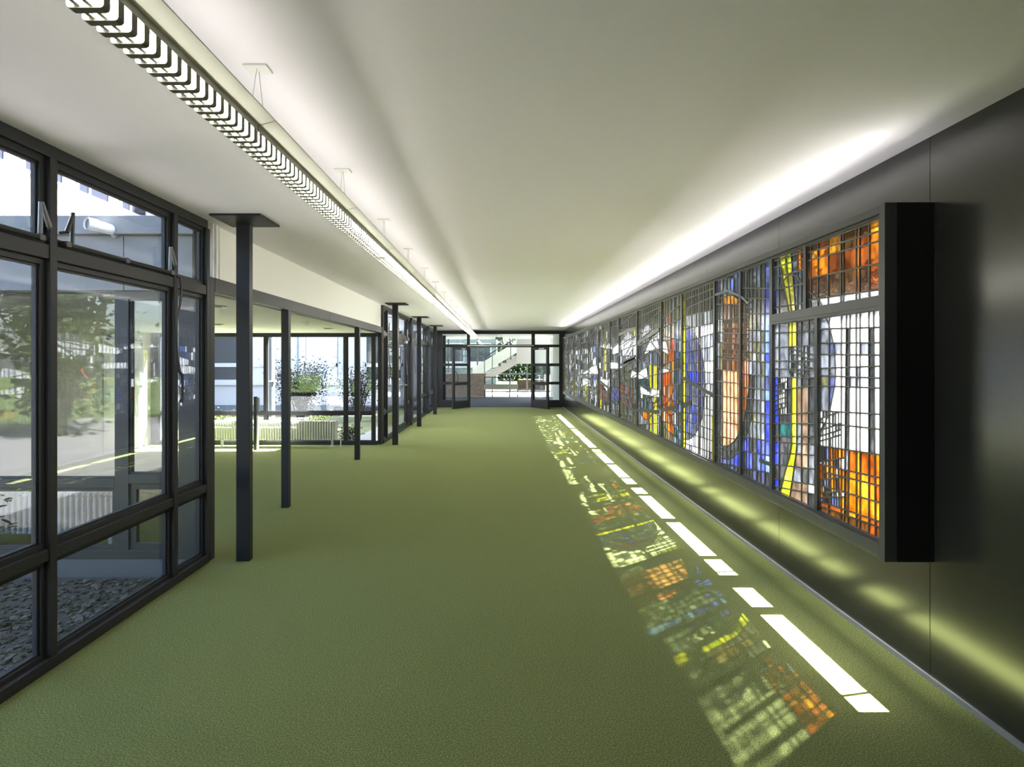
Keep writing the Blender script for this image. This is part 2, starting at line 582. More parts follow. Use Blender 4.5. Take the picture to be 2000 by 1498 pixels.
# ------------------------------------------------------------------ the free-standing columns
for i, (y, lab) in enumerate(((4.71, 'dark steel column with square ceiling plate, nearest the camera'),
                              (11.36, 'dark steel column at the far end of the lobby opening'),
                              (14.62, 'dark steel column, third from the camera, before the far glazing'),
                              (18.05, 'dark steel column farthest from the camera, next to the double doors'))):
    c = thing('steel_column', lab, 'column', (-2.08, y, 0), 'row of steel columns')
    box('shaft', 'column_paint', c, -2.134, -2.027, y, y + 0.066, 0, H - 0.016, 0.003)
    box('ceiling_plate', 'column_paint', c, -2.225, -1.838, y - 0.25, y + 0.14, H - 0.016, H)

# ------------------------------------------------------------------ long suspended luminaire
LXc = -0.94


def lum_section(y, blades, label):
    L = 1.2
    t = thing('linear_luminaire', label, 'light', (LXc, y, 2.39), 'row of linear luminaires under the ceiling')
    prof = [(-1.046, 2.480), (-1.046, 2.476), (-0.995, 2.462), (-0.982, 2.462), (-0.982, 2.438), (-0.898, 2.438), (-0.898, 2.462), (-0.885, 2.462), (-0.834, 2.476), (-0.834, 2.480), (-0.90, 2.500), (-0.98, 2.500)]
    MB().prism(prof, 'y', y + 0.003, y + L - 0.003).build('housing', 'housing', t)
    d = MB()
    d.box(-0.970, -0.910, y + 0.01, y + L - 0.01, 2.406, 2.437)
    d.build('diffuser', 'opal', t)
    box('fill_strip', 'fill_glow', t, -0.985, -0.895, y + 0.02, y + L - 0.02, 2.5005, 2.506)  # glowing strip added on the housing to brighten the ceiling above
    for q in (y + 0.004, y + L - 0.010):
        box('end_cap', 'housing', t, -0.978, -0.902, q, q + 0.006, 2.398, 2.438)
    box('ceiling_plate', 'white_enamel', t, LXc - 0.045, LXc + 0.045, y + 0.065, y + 0.135, H - 0.008, H - 0.0005, 0.002)
    for s in (-1, 1):
        MB().tube([(LXc, y + 0.10 + s * 0.01, H - 0.008), (LXc, y + 0.10 + s * 0.075, 2.498)], 0.0012, 5).build('suspension_wire', 'aluminium', t)
    if blades:
        for q in (-0.957, -0.929):
            box('louver_rail', 'louver', t, q - 0.005, q + 0.005, y + 0.01, y + L - 0.01, 2.393, 2.402)
        n = 24
        first = None
        for i in range(n):
            yy = y + 0.025 + i * (L - 0.05) / (n - 1)
            if first is None:
                # flat band bent into a U round the opal trough
                b = MB()
                xa, xb, zb, zt, th, rr = -0.983, -0.897, 2.388, 2.438, 0.002, 0.008
                out = [(xa, zt), (xa, zb + rr), (xa + rr * 0.3, zb + rr * 0.3), (xa + rr, zb), (xb - rr, zb), (xb - rr * 0.3, zb + rr * 0.3), (xb, zb + rr), (xb, zt)]
                inn = [(xb - th, zt), (xb - th, zb + rr), (xb - rr * 0.3 - th * 0.7, zb + rr * 0.3 + th * 0.7), (xb - rr, zb + th), (xa + rr, zb + th), (xa + rr * 0.3 + th * 0.7, zb + rr * 0.3 + th * 0.7), (xa + th, zb + rr), (xa + th, zt)]
                pts = out + inn
                m_ = len(out)
                for k_ in range(m_ - 1):
                    q = [out[k_], out[k_ + 1], inn[m_ - 2 - k_], inn[m_ - 1 - k_]]
                    b.prism(q, 'y', yy - 0.011, yy + 0.011)
                first = b.build('louver_blade', 'louver', t)
            else:
                c = first.copy()
                COL.objects.link(c)
                c.parent = t
                c.location = (first.location.x, first.location.y + (yy - (y + 0.025)), first.location.z)
    return t


NSEC = 19
ords = ['first', 'second', 'third', 'fourth', 'fifth', 'sixth', 'seventh', 'eighth', 'ninth', 'tenth', 'eleventh', 'twelfth', 'thirteenth', 'fourteenth', 'fifteenth', 'sixteenth', 'seventeenth']
for k in range(2, NSEC):
    y = -2.64 + 1.2 * k
    blades = y < 7.0
    vis = k - 2
    if blades:
        lab = 'white louvred linear ceiling luminaire on wires, %s section counted from the camera' % ords[vis]
    else:
        lab = 'glowing opal linear ceiling luminaire on wires, %s section counted from the camera' % ords[vis]
    lum_section(y, blades, lab)

# ------------------------------------------------------------------ stained glass in its box
GX = 1.932
bx = thing('window_box', 'long black metal box framing the stained glass on the dark wall', 'window box', (XR, (BY0 + BY1) / 2, BZ0))
box('end_panel', 'box_black', bx, 1.955, XR, BY0, BY0 + 0.02, BZ0, BZ1)
box('end_panel', 'box_black', bx, 1.955, XR, BY1 - 0.02, BY1, BZ0, BZ1)
fr = MB()
fr.box(1.894, 1.955, BY0, BY0 + 0.045, BZ0, BZ1)
fr.box(1.894, 1.955, BY1 - 0.045, BY1, BZ0, BZ1)
fr.box(1.894, 1.955, BY0 + 0.045, BY1 - 0.045, BZ0 + 0.012, BZ0 + 0.075)
fr.box(1.906, 1.955, BY0 + 0.045, BY1 - 0.045, BZ0, BZ0 + 0.008)
fr.box(1.894, 1.955, BY0 + 0.045, BY1 - 0.045, BZ1 - 0.046, BZ1 - 0.010)
fr.box(1.906, 1.955, BY0 + 0.045, BY1 - 0.045, BZ1 - 0.006, BZ1)
fr.build('front_frame', 'box_frame', bx, 0.002)
box('back_rail', 'box_black', bx, 2.095, XR, BY0 + 0.02, BY1 - 0.02, BZ0, BZ0 + 0.012)
box('back_rail', 'box_black', bx, 2.095, XR, BY0 + 0.02, BY1 - 0.02, BZ1 - 0.012, BZ1)
gaps = []
for k in range(-1, 5):
    Wd = 4.54 + 3.31 * k
    gaps += [(Wd, 0.25), (Wd + 0.52, 0.09), (Wd + 1.65, 0.15), (Wd + 2.80, 0.12)]
for y, w in gaps:
    if y - w / 2 > BY0 + 0.1 and y + w / 2 < BY1 - 0.1:
        box('bracket', 'box_black', bx, 1.955, 2.095, y - w / 2, y + w / 2, BZ0 + 0.001, BZ0 + 0.010)
        box('bracket', 'box_black', bx, 1.955, 2.095, y - 0.02, y + 0.02, BZ1 - 0.010, BZ1 - 0.001)
for k in range(9):
    yb = 3.07 + 1.655 * k
    MB().tube([(1.955, yb, BZ0 + 0.012), (2.095, yb + 0.03, BZ0 + 0.014)], 0.011, 6).build('brace', 'box_black', bx)


def U(px):
    return GX * 1150 / (px - 982)


def UZ(px, py):
    u = U(px)
    return (u, EYE + (708 - py) * u / 1150)


def area(p):
    return 0.5 * sum(p[i][0] * p[(i + 1) % len(p)][1] - p[(i + 1) % len(p)][0] * p[i][1] for i in range(len(p)))


def cen(p):
    n = len(p)
    return (sum(q[0] for q in p) / n, sum(q[1] for q in p) / n)


def split(polys, f, cond=None):
    out = []
    for p in polys:
        vals = [f(q[0], q[1]) for q in p]
        if min(vals) > -1e-4 or max(vals) < 1e-4 or (cond and not cond(*cen(p))):
            out.append(p)
            continue
        A, B = [], []
        n = len(p)
        for i in range(n):
            a, b, va, vb = p[i], p[(i + 1) % n], vals[i], vals[(i + 1) % n]
            (A if va >= 0 else B).append(a)
            if (va >= 0) != (vb >= 0):
                lo, hi = 0.0, 1.0
                for _ in range(14):
                    mid = (lo + hi) / 2
                    vm = f(a[0] + (b[0] - a[0]) * mid, a[1] + (b[1] - a[1]) * mid)
                    if (vm >= 0) == (va >= 0): lo = mid
                    else: hi = mid
                q = (a[0] + (b[0] - a[0]) * lo, a[1] + (b[1] - a[1]) * lo)
                A.append(q)
                B.append(q)
        for Q in (A, B):
            if len(Q) >= 3 and abs(area(Q)) > 2e-5:
                out.append(Q)
    return out


def inset(p, w):
    if area(p) < 0:
        p = p[::-1]
    res = list(p)
    n = len(p)
    for i in range(n):
        a, b = p[i], p[(i + 1) % n]
        dx, dy = b[0] - a[0], b[1] - a[1]
        L = math.hypot(dx, dy)
        if L < 1e-6: continue
        nx, ny = -dy / L, dx / L
        d0 = nx * a[0] + ny * a[1] + w
        nr = []
        for j in range(len(res)):
            s, e_ = res[j], res[(j + 1) % len(res)]
            ds, de = nx * s[0] + ny * s[1] - d0, nx * e_[0] + ny * e_[1] - d0
            if ds >= 0: nr.append(s)
            if (ds >= 0) != (de >= 0):
                t = ds / (ds - de)
                nr.append((s[0] + (e_[0] - s[0]) * t, s[1] + (e_[1] - s[1]) * t))
        res = nr
        if len(res) < 3: return None
    return res if area(res) > 3e-5 else None


def vert(u0, u1=None, z0=0.68, z1=2.34):
    u1 = u0 if u1 is None else u1
    return lambda u, z: u - (u0 + (u1 - u0) * (z - z0) / (z1 - z0))


def horiz(z0, slope=0.0, uc=0.0):
    return lambda u, z: z - z0 - slope * (u - uc)


def seg(a, b):
    return lambda u, z: (b[0] - a[0]) * (z - a[1]) - (b[1] - a[1]) * (u - a[0])


def ell(cu, cz, ru, rz):
    return lambda u, z: ((u - cu) / ru) ** 2 + ((z - cz) / rz) ** 2 - 1


def inpoly(poly, u, z):
    r = False
    n = len(poly)
    for i in range(n):
        a, b = poly[i], poly[(i + 1) % n]
        if (a[1] > z) != (b[1] > z) and u < (b[0] - a[0]) * (z - a[1]) / (b[1] - a[1]) + a[0]:
            r = not r
    return r


def make_panel(label, u0, u1, z0, z1, cuts, colour, lead=0.0045, bars=(), frame=0.018, group='stained glass panels in the box'):
    t = thing('stained_glass_panel', label, 'stained glass', (GX, (u0 + u1) / 2, z0), group)
    m = MB()
    xa, xb = 1.912, 1.950
    m.box(xa, xb, u0, u0 + frame, z0, z1)
    m.box(xa, xb, u1 - frame, u1, z0, z1)
    m.box(xa, xb, u0 + frame, u1 - frame, z0, z0 + frame)
    m.box(xa, xb, u0 + frame, u1 - frame, z1 - frame, z1)
    m.build('panel_frame', 'box_frame', t)
    g0, g1, h0, h1 = u0 + frame, u1 - frame, z0 + frame, z1 - frame
    polys = [[(g0, h0), (g1, h0), (g1, h1), (g0, h1)]]
    for c in cuts:
        polys = split(polys, c[0], c[1] if len(c) > 1 else None)
    came = MB()
    panes = []
    for p in polys:
        if area(p) < 0: p = p[::-1]
        n = len(p)
        ins = inset(p, lead)
        if ins is None:
            came.add([(1.924, q[0], q[1]) for q in p], [tuple(range(n))])
            continue
        for i in range(n):
            a, b = p[i], p[(i + 1) % n]
            dx, dy = b[0] - a[0], b[1] - a[1]
            L = math.hypot(dx, dy)
            if L < 1e-5: continue
            nx, ny = -dy / L * lead, dx / L * lead
            came.add([(1.924, a[0], a[1]), (1.924, b[0], b[1]), (1.925, b[0] + nx, b[1] + ny), (1.925, a[0] + nx, a[1] + ny),
                      (1.934, b[0] + nx, b[1] + ny), (1.934, a[0] + nx, a[1] + ny)], [(0, 1, 2, 3), (3, 2, 4, 5)])
        big = inset(p, lead * 0.6) or ins
        c = cen(p)
        us = [q[0] for q in p]
        zs = [q[1] for q in p]
        pw = (max(us) - min(us)) * 1150 * GX / c[0] ** 2
        ph = (max(zs) - min(zs)) * 1150 / c[0]
        pa = abs(area(p)) * 1150 * GX / c[0] ** 2 * 1150 / c[0]
        panes.append((pa, min(pw, ph), big, colour(*c)))
    cm_ = came.build('lead_came', 'lead', t)
    panes.sort(key=lambda q: -q[0])
    cnt = 0
    rest = {}
    for pa, mn, p, c in panes:
        if cnt < 295 and (mn >= 7 or pa > 110):
            MB().prism(p, 'x', 1.929, 1.935).build('glass_pane', c, t)
            cnt += 1
        else:
            rest.setdefault(c, []).append(p)
    if rest:
        names = sorted(rest)
        mb = MB()
        for i, c in enumerate(names):
            for p in rest[c]:
                mb.prism(p, 'x', 1.929, 1.935, i)
        o = mb.build('small_glass_panes', names, t)
        o['kind'] = 'stuff'
    for pts, w in bars:
        b = MB()
        for a, c in zip(pts[:-1], pts[1:]):
            d = Vector((c[0] - a[0], c[1] - a[1]))
            nn = Vector((-d.y, d.x)).normalized() * w / 2
            q = [(a[0] + nn.x, a[1] + nn.y), (a[0] - nn.x, a[1] - nn.y), (c[0] - nn.x, c[1] - nn.y), (c[0] + nn.x, c[1] + nn.y)]
            b.prism(q, 'x', 1.915, 1.9235)
        b.build('metal_bar', 'lead', t)
    return t


def R(seed):
    return random.Random(seed)


def pick(c, z, options, key=0):
    h = R(int(c * 9973) * 31 + int(z * 9973) * 17 + key).random()
    return options[int(h * len(options)) % len(options)]


BOT, TOP = 0.672, 2.342
# --- panel with amber squares, upper near corner
cuts = [(vert(u),) for u in (3.686, 3.60, 3.487, 3.356, 3.332, 3.212, 3.182, 3.097, 3.013)]
cuts += [(horiz(z, 0.03, 3.1),) for z in (2.265, 2.215, 2.10, 1.965)]
arc = ell(3.83, 1.86, 0.30, 0.19)
cuts += [(arc,)]


def col_a2(u, z):
    if arc(u, z) < 0: return pick(u, z, ['glass_grey', 'glass_frost', 'glass_smoke'])
    if z < 1.963: return 'glass_white'
    if 3.60 < u < 3.686 and 2.08 < z < 2.27: return 'glass_amber' if z > 2.2 else 'glass_orange'
    if 3.356 < u < 3.487 and 2.20 < z < 2.30: return 'glass_amber'
    if 3.013 < u < 3.097 and z > 2.09: return 'glass_orange' if z < 2.25 else 'glass_amber'
    if 3.18 < u < 3.212: return 'glass_orange'
    if z < 2.10: return pick(u, z, ['glass_brown', 'glass_brown', 'glass_rust'])
    if z > 2.265: return pick(u, z, ['glass_rust', 'glass_brown'])
    return pick(u, z, ['glass_orange', 'glass_rust', 'glass_rust', 'glass_orange', 'glass_brown'])


make_panel('stained glass panel of amber and brown squares, upper one at the near end', 2.965, 3.735, 1.912, TOP, cuts, col_a2)

# --- upper panel with lime band
yl = seg((3.965, 1.92), (4.107, 2.31))
yr = seg((3.875, 1.92), (3.94, 2.33))
ym = seg((3.93, 1.92), (4.018, 2.32))
cuts = [(yl,), (yr,), (ym,), (vert(4.107), lambda u, z: yl(u, z) < 0), (vert(3.85), lambda u, z: yr(u, z) > 0 or u < 3.87), (vert(3.80),)]
cuts += [(horiz(z, 0.02, 4.0),) for z in (2.305, 2.26, 2.19, 2.10, 1.975)]
arc4 = ell(3.95, 2.05, 0.16, 0.13)
cuts += [(arc4, lambda u, z: z > 2.06)]


def between(f, g, u, z):
    return f(u, z) * g(u, z) < 0


def col_a4(u, z):
    if between(yl, yr, u, z): return pick(u, z, ['glass_lime', 'glass_yellow', 'glass_yellow'])
    if u < 3.84 and z > 2.15: return 'glass_orange'
    if u > 4.08 and z < 2.12: return 'glass_slate'
    return pick(u, z, ['glass_grey', 'glass_smoke', 'glass_grey', 'glass_slate'])


make_panel('narrow stained glass panel with slanting lime band, upper one beside the amber squares', 3.735, 4.20, 1.912, TOP, cuts, col_a4)

# --- lower near panel: white squares over orange squares
lens = ell(3.80, 1.55, 0.39, 0.46)
cuts = [(vert(u, u + d),) for u, d in ((3.353, -0.004), (3.323, -0.03), (3.288, -0.03), (3.210, 0.0), (3.176, 0.0), (3.100, 0.0), (3.045, 0.02), (3.483, -0.01))]
cuts += [(horiz(z, s, 3.12),) for z, s in ((1.774, 0.04), (1.694, 0.03), (1.63, 0.02), (1.568, -0.03), (1.51, 0.0), (1.457, -0.02), (1.32, -0.05), (1.244, -0.04), (1.112, -0.06), (0.995, -0.05), (0.954, -0.05), (0.868, -0.05), (0.771, -0.05), (0.742, -0.05))]
cuts += [(lens, lambda u, z: z > 1.12)]
fine = lambda u, z: u > 3.355 and 1.12 < z < 1.33
cuts += [(vert(u), fine) for u in (3.38, 3.41, 3.44, 3.47, 3.51, 3.545, 3.575)]
cuts += [(horiz(z, -0.3, 3.45), fine) for z in (1.15, 1.18, 1.215, 1.285)]
fine2 = lambda u, z: u > 3.33 and 0.76 < z < 1.05
cuts += [(vert(u, u + 0.08), fine2) for u in (3.37, 3.395, 3.42, 3.455, 3.50, 3.52, 3.54)]
cuts += [(horiz(z, -0.25, 3.45), fine2) for z in (0.80, 0.83, 0.91, 1.02)]


def col_a1(u, z):
    zz = z + 0.06 * (u - 3.12)
    if zz > 1.108:
        if 3.285 < u < 3.325 - 0.0: return 'glass_smoke'
        if 3.046 < u < 3.10 and z < 1.775: return 'glass_smoke'
        if fine(u, z): return pick(u, z, ['glass_milk', 'glass_milk', 'glass_frost'])
        if lens(u, z) < 0:
            if u < 3.483: return 'glass_slate' if z > 1.3 and z < 1.45 else pick(u, z, ['glass_frost', 'glass_slate', 'glass_grey'])
            return pick(u, z, ['glass_frost', 'glass_grey', 'glass_olive', 'glass_frost'])
        if 1.45 < z < 1.7: return pick(u, z, ['glass_milk', 'glass_milk', 'glass_frost'])
        return 'glass_milk'
    if zz < 0.742: return pick(u, z, ['glass_brown', 'glass_rust', 'glass_brown', 'glass_milk' if u > 3.4 else 'glass_brown'])
    if 3.285 < u < 3.325: return 'glass_frost' if z > 1.0 else 'glass_brown'
    if fine2(u, z): return pick(u, z, ['glass_orange', 'glass_sky', 'glass_milk', 'glass_tan', 'glass_slate', 'glass_amber', 'glass_orange'])
    if u > 3.50: return pick(u, z, ['glass_brown', 'glass_tan', 'glass_rust'])
    return pick(u, z, ['glass_orange', 'glass_orange', 'glass_amber', 'glass_rust'], 3)


make_panel('stained glass panel of white squares above orange squares, lower one at the near end', 2.965, 3.60, BOT, 1.878, cuts, col_a1)

# --- lower panel with long yellow strip
ya_ = lambda z: 3.93 + max(0, 1.02 - z) * 0.50
yb_ = lambda z: 3.862 + max(0, 1.02 - z) * 0.28
y1 = lambda u, z: u - (3.97 if z > 1.49 else ya_(z))
y2 = lambda u, z: u - yb_(z)
cuts = [(horiz(z, s, 3.9),) for z, s in ((1.79, 0.03), (1.695, 0.0), (1.60, 0.0), (1.545, 0.0), (1.49, -0.02), (1.42, -0.1), (1.25, -0.12), (1.185, -0.1), (1.10, -0.12), (1.055, -0.1), (0.985, -0.12), (0.90, -0.12), (0.80, -0.12), (0.745, -0.12))]
cuts += [(y1,), (y2,), (vert(4.108),), (vert(3.80), lambda u, z: y2(u, z) < 0), (vert(3.72, 3.70), lambda u, z: u < 3.83), (vert(3.925), lambda u, z: z > 1.695)]
mesh1 = lambda u, z: 1.49 < z < 1.70 and u < 4.0 and u > 3.66
cuts += [(vert(u, u + 0.04), mesh1) for u in (3.70, 3.745, 3.775, 3.83, 3.89, 3.91, 3.95)]
cuts += [(horiz(z, 0.15, 3.8), mesh1) for z in (1.515, 1.575, 1.63, 1.66)]
mesh2 = lambda u, z: 1.24 < z < 1.50 and u > 3.97
cuts += [(vert(u, u - 0.02), mesh2) for u in (4.00, 4.03, 4.065, 4.09, 4.13)]
cuts += [(horiz(z, -0.2, 4.05), mesh2) for z in (1.28, 1.31, 1.345, 1.38, 1.45)]


def col_a3(u, z):
    if y1(u, z) < 0 and y2(u, z) > 0 and not (1.49 < z < 1.695):
        return pick(u, z, ['glass_yellow', 'glass_yellow', 'glass_lime']) if z > 0.95 else pick(u, z, ['glass_lime', 'glass_yellow'])
    if mesh1(u, z): return pick(u, z, ['glass_grey', 'glass_frost', 'glass_smoke', 'glass_smoke', 'glass_grey'])
    if mesh2(u, z): return 'glass_blue' if u > 4.13 else pick(u, z, ['glass_white', 'glass_white', 'glass_smoke', 'glass_frost'])
    if y1(u, z) > 0:
        if z > 1.5: return pick(u, z, ['glass_frost', 'glass_grey', 'glass_grey'])
        if u > 4.1: return 'glass_blue' if 0.72 < z < 1.24 and pick(u, z, [0, 1]) else 'glass_smoke'
        if z > 0.9: return pick(u, z, ['glass_teal', 'glass_smoke', 'glass_smoke'])
        return 'glass_blue' if 0.76 < z < 0.83 else 'glass_smoke'
    if u > 3.80 - 0.0:
        return pick(u, z, ['glass_tan', 'glass_grey', 'glass_tan']) if z < 1.45 else pick(u, z, ['glass_grey', 'glass_smoke'])
    if 0.79 < z < 0.83: return 'glass_white'
    if z < 1.4 and u > 3.72: return pick(u, z, ['glass_tan', 'glass_tan', 'glass_smoke'])
    return pick(u, z, ['glass_smoke', 'glass_grey', 'glass_smoke', 'glass_smoke'])


make_panel('stained glass panel with one long yellow strip between blue and grey, lower one', 3.60, 4.20, BOT, 1.878, cuts, col_a3)

# --- the two bays sharing the peach D shape
dsh = ell(5.17, 1.50, 0.56, 0.64)
dtop = lambda u, z: z - (2.16 - max(0, 4.95 - u) * 0.42)
dsh2 = ell(5.17, 1.47, 0.66, 0.72)
in_d = lambda u, z: 4.61 < u < 5.165 and dtop(u, z) < 0 and (z > 1.50 or dsh(u, z) < 0)


def d_cuts(us, seed):
    r = R(seed)
    c = [(vert(u, u + r.uniform(-0.008, 0.008)),) for u in us]
    z = 0.74
    while z < 2.3:
        c.append((horiz(z, -0.10 + 0.15 * (z - 0.7), 4.8),))
        z += r.uniform(0.07, 0.14)
    c += [(dsh, lambda u, z: z < 1.52 and u < 5.2), (dtop, lambda u, z: 4.55 < u < 5.25 and z > 1.9), (dsh2, lambda u, z: z < 1.45)]
    ff = lambda u, z: in_d(u, z) and 1.56 < z < 2.02
    u = us[0] - 0.1
    while u < us[-1] + 0.2:
        c.append((vert(u, u + r.uniform(-0.01, 0.01)), ff))
        u += r.uniform(0.018, 0.035)
    c += [(horiz(1.60 + 0.045 * i + r.uniform(-0.01, 0.01), 0.05, 4.8), ff) for i in range(9)]
    return c


def col_d(u, z):
    if in_d(u, z):
        if z > 2.03: return pick(u, z, ['glass_amber', 'glass_tan', 'glass_salmon', 'glass_amber'])
        if z > 1.56: return pick(u, z, ['glass_peach', 'glass_amber', 'glass_salmon', 'glass_rust', 'glass_peach', 'glass_tan', 'glass_salmon'])
        if u < 4.72: return pick(u, z, ['glass_salmon', 'glass_orange'])
        return pick(u, z, ['glass_peach', 'glass_peach', 'glass_peach', 'glass_salmon'])
    if 4.24 < u < 4.33 and z > 0.85: return 'glass_sky' if 1.66 < z < 2.0 else pick(u, z, ['glass_blue', 'glass_blue', 'glass_slate', 'glass_sky'])
    if dsh2(u, z) < 0 and z < 1.5 and u > 4.5: return 'glass_smoke'
    if z < 1.02 and z > 0.76: return pick(u, z, ['glass_blue', 'glass_slate', 'glass_blue', 'glass_smoke', 'glass_sky'])
    if z <= 0.76: return pick(u, z, ['glass_smoke', 'glass_smoke', 'glass_slate'])
    if z > 2.12: return pick(u, z, ['glass_slate', 'glass_smoke', 'glass_grey', 'glass_smoke', 'glass_sky' if 4.8 < u < 5.1 else 'glass_smoke'])
    return pick(u, z, ['glass_grey', 'glass_frost', 'glass_grey', 'glass_grey', 'glass_olive', 'glass_smoke'])


make_panel('stained glass panel in grey with blue upright strip, left of the yellow strip panel', 4.20, 4.755, BOT, TOP,
           d_cuts((4.25, 4.33, 4.40, 4.47, 4.545, 4.61, 4.66, 4.705), 5), col_d,
           bars=(([(4.755, 2.13), (4.62, 2.06), (4.585, 2.06)], 0.018), ([(4.22, 0.86), (4.40, 0.86)], 0.03)))
make_panel('stained glass panel with large peach D shape', 4.755, 5.335, BOT, TOP,
           d_cuts((4.83, 4.91, 4.99, 5.07, 5.165, 5.23, 5.29), 6), col_d, bars=(([(5.33, 2.20), (5.0, 2.20), (4.78, 2.13)], 0.02),))

# --- white and blue lens bay
ln = ell(6.24, 1.38, 0.64, 0.60)


def d6_cuts(seed):
    r = R(seed)
    c = []
    u = 5.40
    while u < 6.30:
        c.append((vert(u, u + r.uniform(-0.02, 0.02)),))
        u += r.uniform(0.05, 0.085)
    c += [(vert(6.20),), (vert(5.79),), (vert(5.765),)]
    z = 0.75
    while z < 2.3:
        c.append((horiz(z, r.uniform(-0.06, 0.02), 5.8),))
        z += r.uniform(0.075, 0.13)
    c.append((ln,))
    f = lambda u, z: u < 5.66 and 0.7 < z < 1.28 or (z > 2.0)
    u = 5.38
    while u < 6.25:
        c.append((vert(u, u + r.uniform(-0.03, 0.03)), f))
        u += r.uniform(0.03, 0.05)
    return c


def col_6(u, z):
    if u > 6.205: return 'glass_yellow' if z > 0.9 else pick(u, z, ['glass_lime', 'glass_yellow'])
    if 5.765 < u < 5.79: return 'glass_red'
    if z > 2.08: return pick(u, z, ['glass_olive', 'glass_olive', 'glass_grey', 'glass_tan'])
    if ln(u, z) < 0: return pick(u, z, ['glass_slate', 'glass_grey', 'glass_grey', 'glass_slate', 'glass_blue', 'glass_slate'])
    if u < 5.44 and z < 1.1: return 'glass_yellow'
    return pick(u, z, ['glass_white', 'glass_white', 'glass_frost', 'glass_white'])


make_panel('stained glass panel with yellow edge strip, blue lens and white squares', 5.335, 6.31, BOT, TOP, d6_cuts(8), col_6,
           bars=(([(6.29, 1.43), (5.36, 1.29)], 0.04), ([(6.29, 1.12), (6.0, 1.18)], 0.05)))

# --- the remaining bays: greys with white birds
def Q6(l): return [UZ(1220 + x * 0.1135, 570 + y * 0.1135) for x, y in l]
def Q7(l): return [UZ(1220 + x * 0.1335, 730 + y * 0.1335) for x, y in l]
def Q3(l): return [UZ(1080 + x * 0.2136, 560 + y * 0.2136) for x, y in l]


BIRDS = [Q6([(290, 800), (345, 600), (400, 565), (440, 590), (470, 665)]),
         Q6([(330, 1090), (440, 830), (560, 770), (610, 1000), (480, 1010)]),
         Q6([(620, 860), (715, 840), (770, 1080), (620, 1000)]),
         Q6([(100, 1498), (130, 1340), (230, 1400), (380, 1290), (415, 1498)]),
         Q6([(580, 1400), (650, 1310), (760, 1330), (790, 1440), (640, 1410)]),
         Q6([(0, 1100), (0, 700), (50, 660), (150, 800), (200, 760), (200, 900), (60, 1100)]),
         Q7([(230, 170), (380, 270), (370, 320), (270, 300), (265, 365), (240, 350)]),
         Q7([(400, 190), (520, 210), (510, 340), (370, 340)]),
         Q3([(620, 520), (690, 400), (740, 450), (700, 560), (650, 640)]),
         Q3([(540, 560), (610, 500), (620, 600), (555, 620)]),
         Q3([(440, 570), (470, 510), (480, 570)]), Q3([(480, 570), (510, 505), (560, 580)]),
         Q3([(520, 690), (600, 690), (600, 750), (530, 750)]),
         Q3([(270, 790), (400, 700), (420, 800), (280, 800)]),
         Q3([(270, 830), (340, 850), (350, 920), (270, 900)]),
         Q3([(450, 840), (510, 850), (500, 960), (460, 900)])]
BARS = [(Q6([(200, 890), (610, 640)]), 0.05), (Q6([(0, 1215), (200, 1115)]), 0.06), (Q6([(470, 850), (770, 1080)]), 0.03),
        (Q7([(175, 520), (520, 560)]), 0.045), (Q7([(545, 530), (800, 480)]), 0.045),
        (Q3([(510, 460), (760, 380)]), 0.05), (Q3([(600, 720), (760, 660)]), 0.05), (Q3([(430, 860), (640, 960)]), 0.05), (Q3([(260, 800), (420, 850)]), 0.04)]


def far_cuts(u0, u1, seed):
    r = R(seed)
    c = []
    u = u0 + 0.06
    while u < u1:
        c.append((vert(u, u + r.uniform(-0.03, 0.03)),))
        u += r.uniform(0.055, 0.11)
    z = 0.78
    while z < 2.3:
        c.append((horiz(z, r.uniform(-0.16, 0.12), (u0 + u1) / 2),))
        z += r.uniform(0.10, 0.18)
    for i in range(4):
        cu, cz = r.uniform(u0, u1), r.uniform(1.5, 3.0)
        c.append((ell(cu, cz, r.uniform(0.7, 1.6), cz - r.uniform(0.8, 1.1)), lambda u, z: z < 1.35))
    for b in BIRDS:
        bu = [q[0] for q in b]
        bz = [q[1] for q in b]
        if max(bu) < u0 or min(bu) > u1: continue
        lo = (min(bu) - 0.03, max(bu) + 0.03, min(bz) - 0.03, max(bz) + 0.03)
        for i in range(len(b)):
            c.append((seg(b[i], b[(i + 1) % len(b)]), lambda u, z, lo=lo: lo[0] < u < lo[1] and lo[2] < z < lo[3]))
    return c


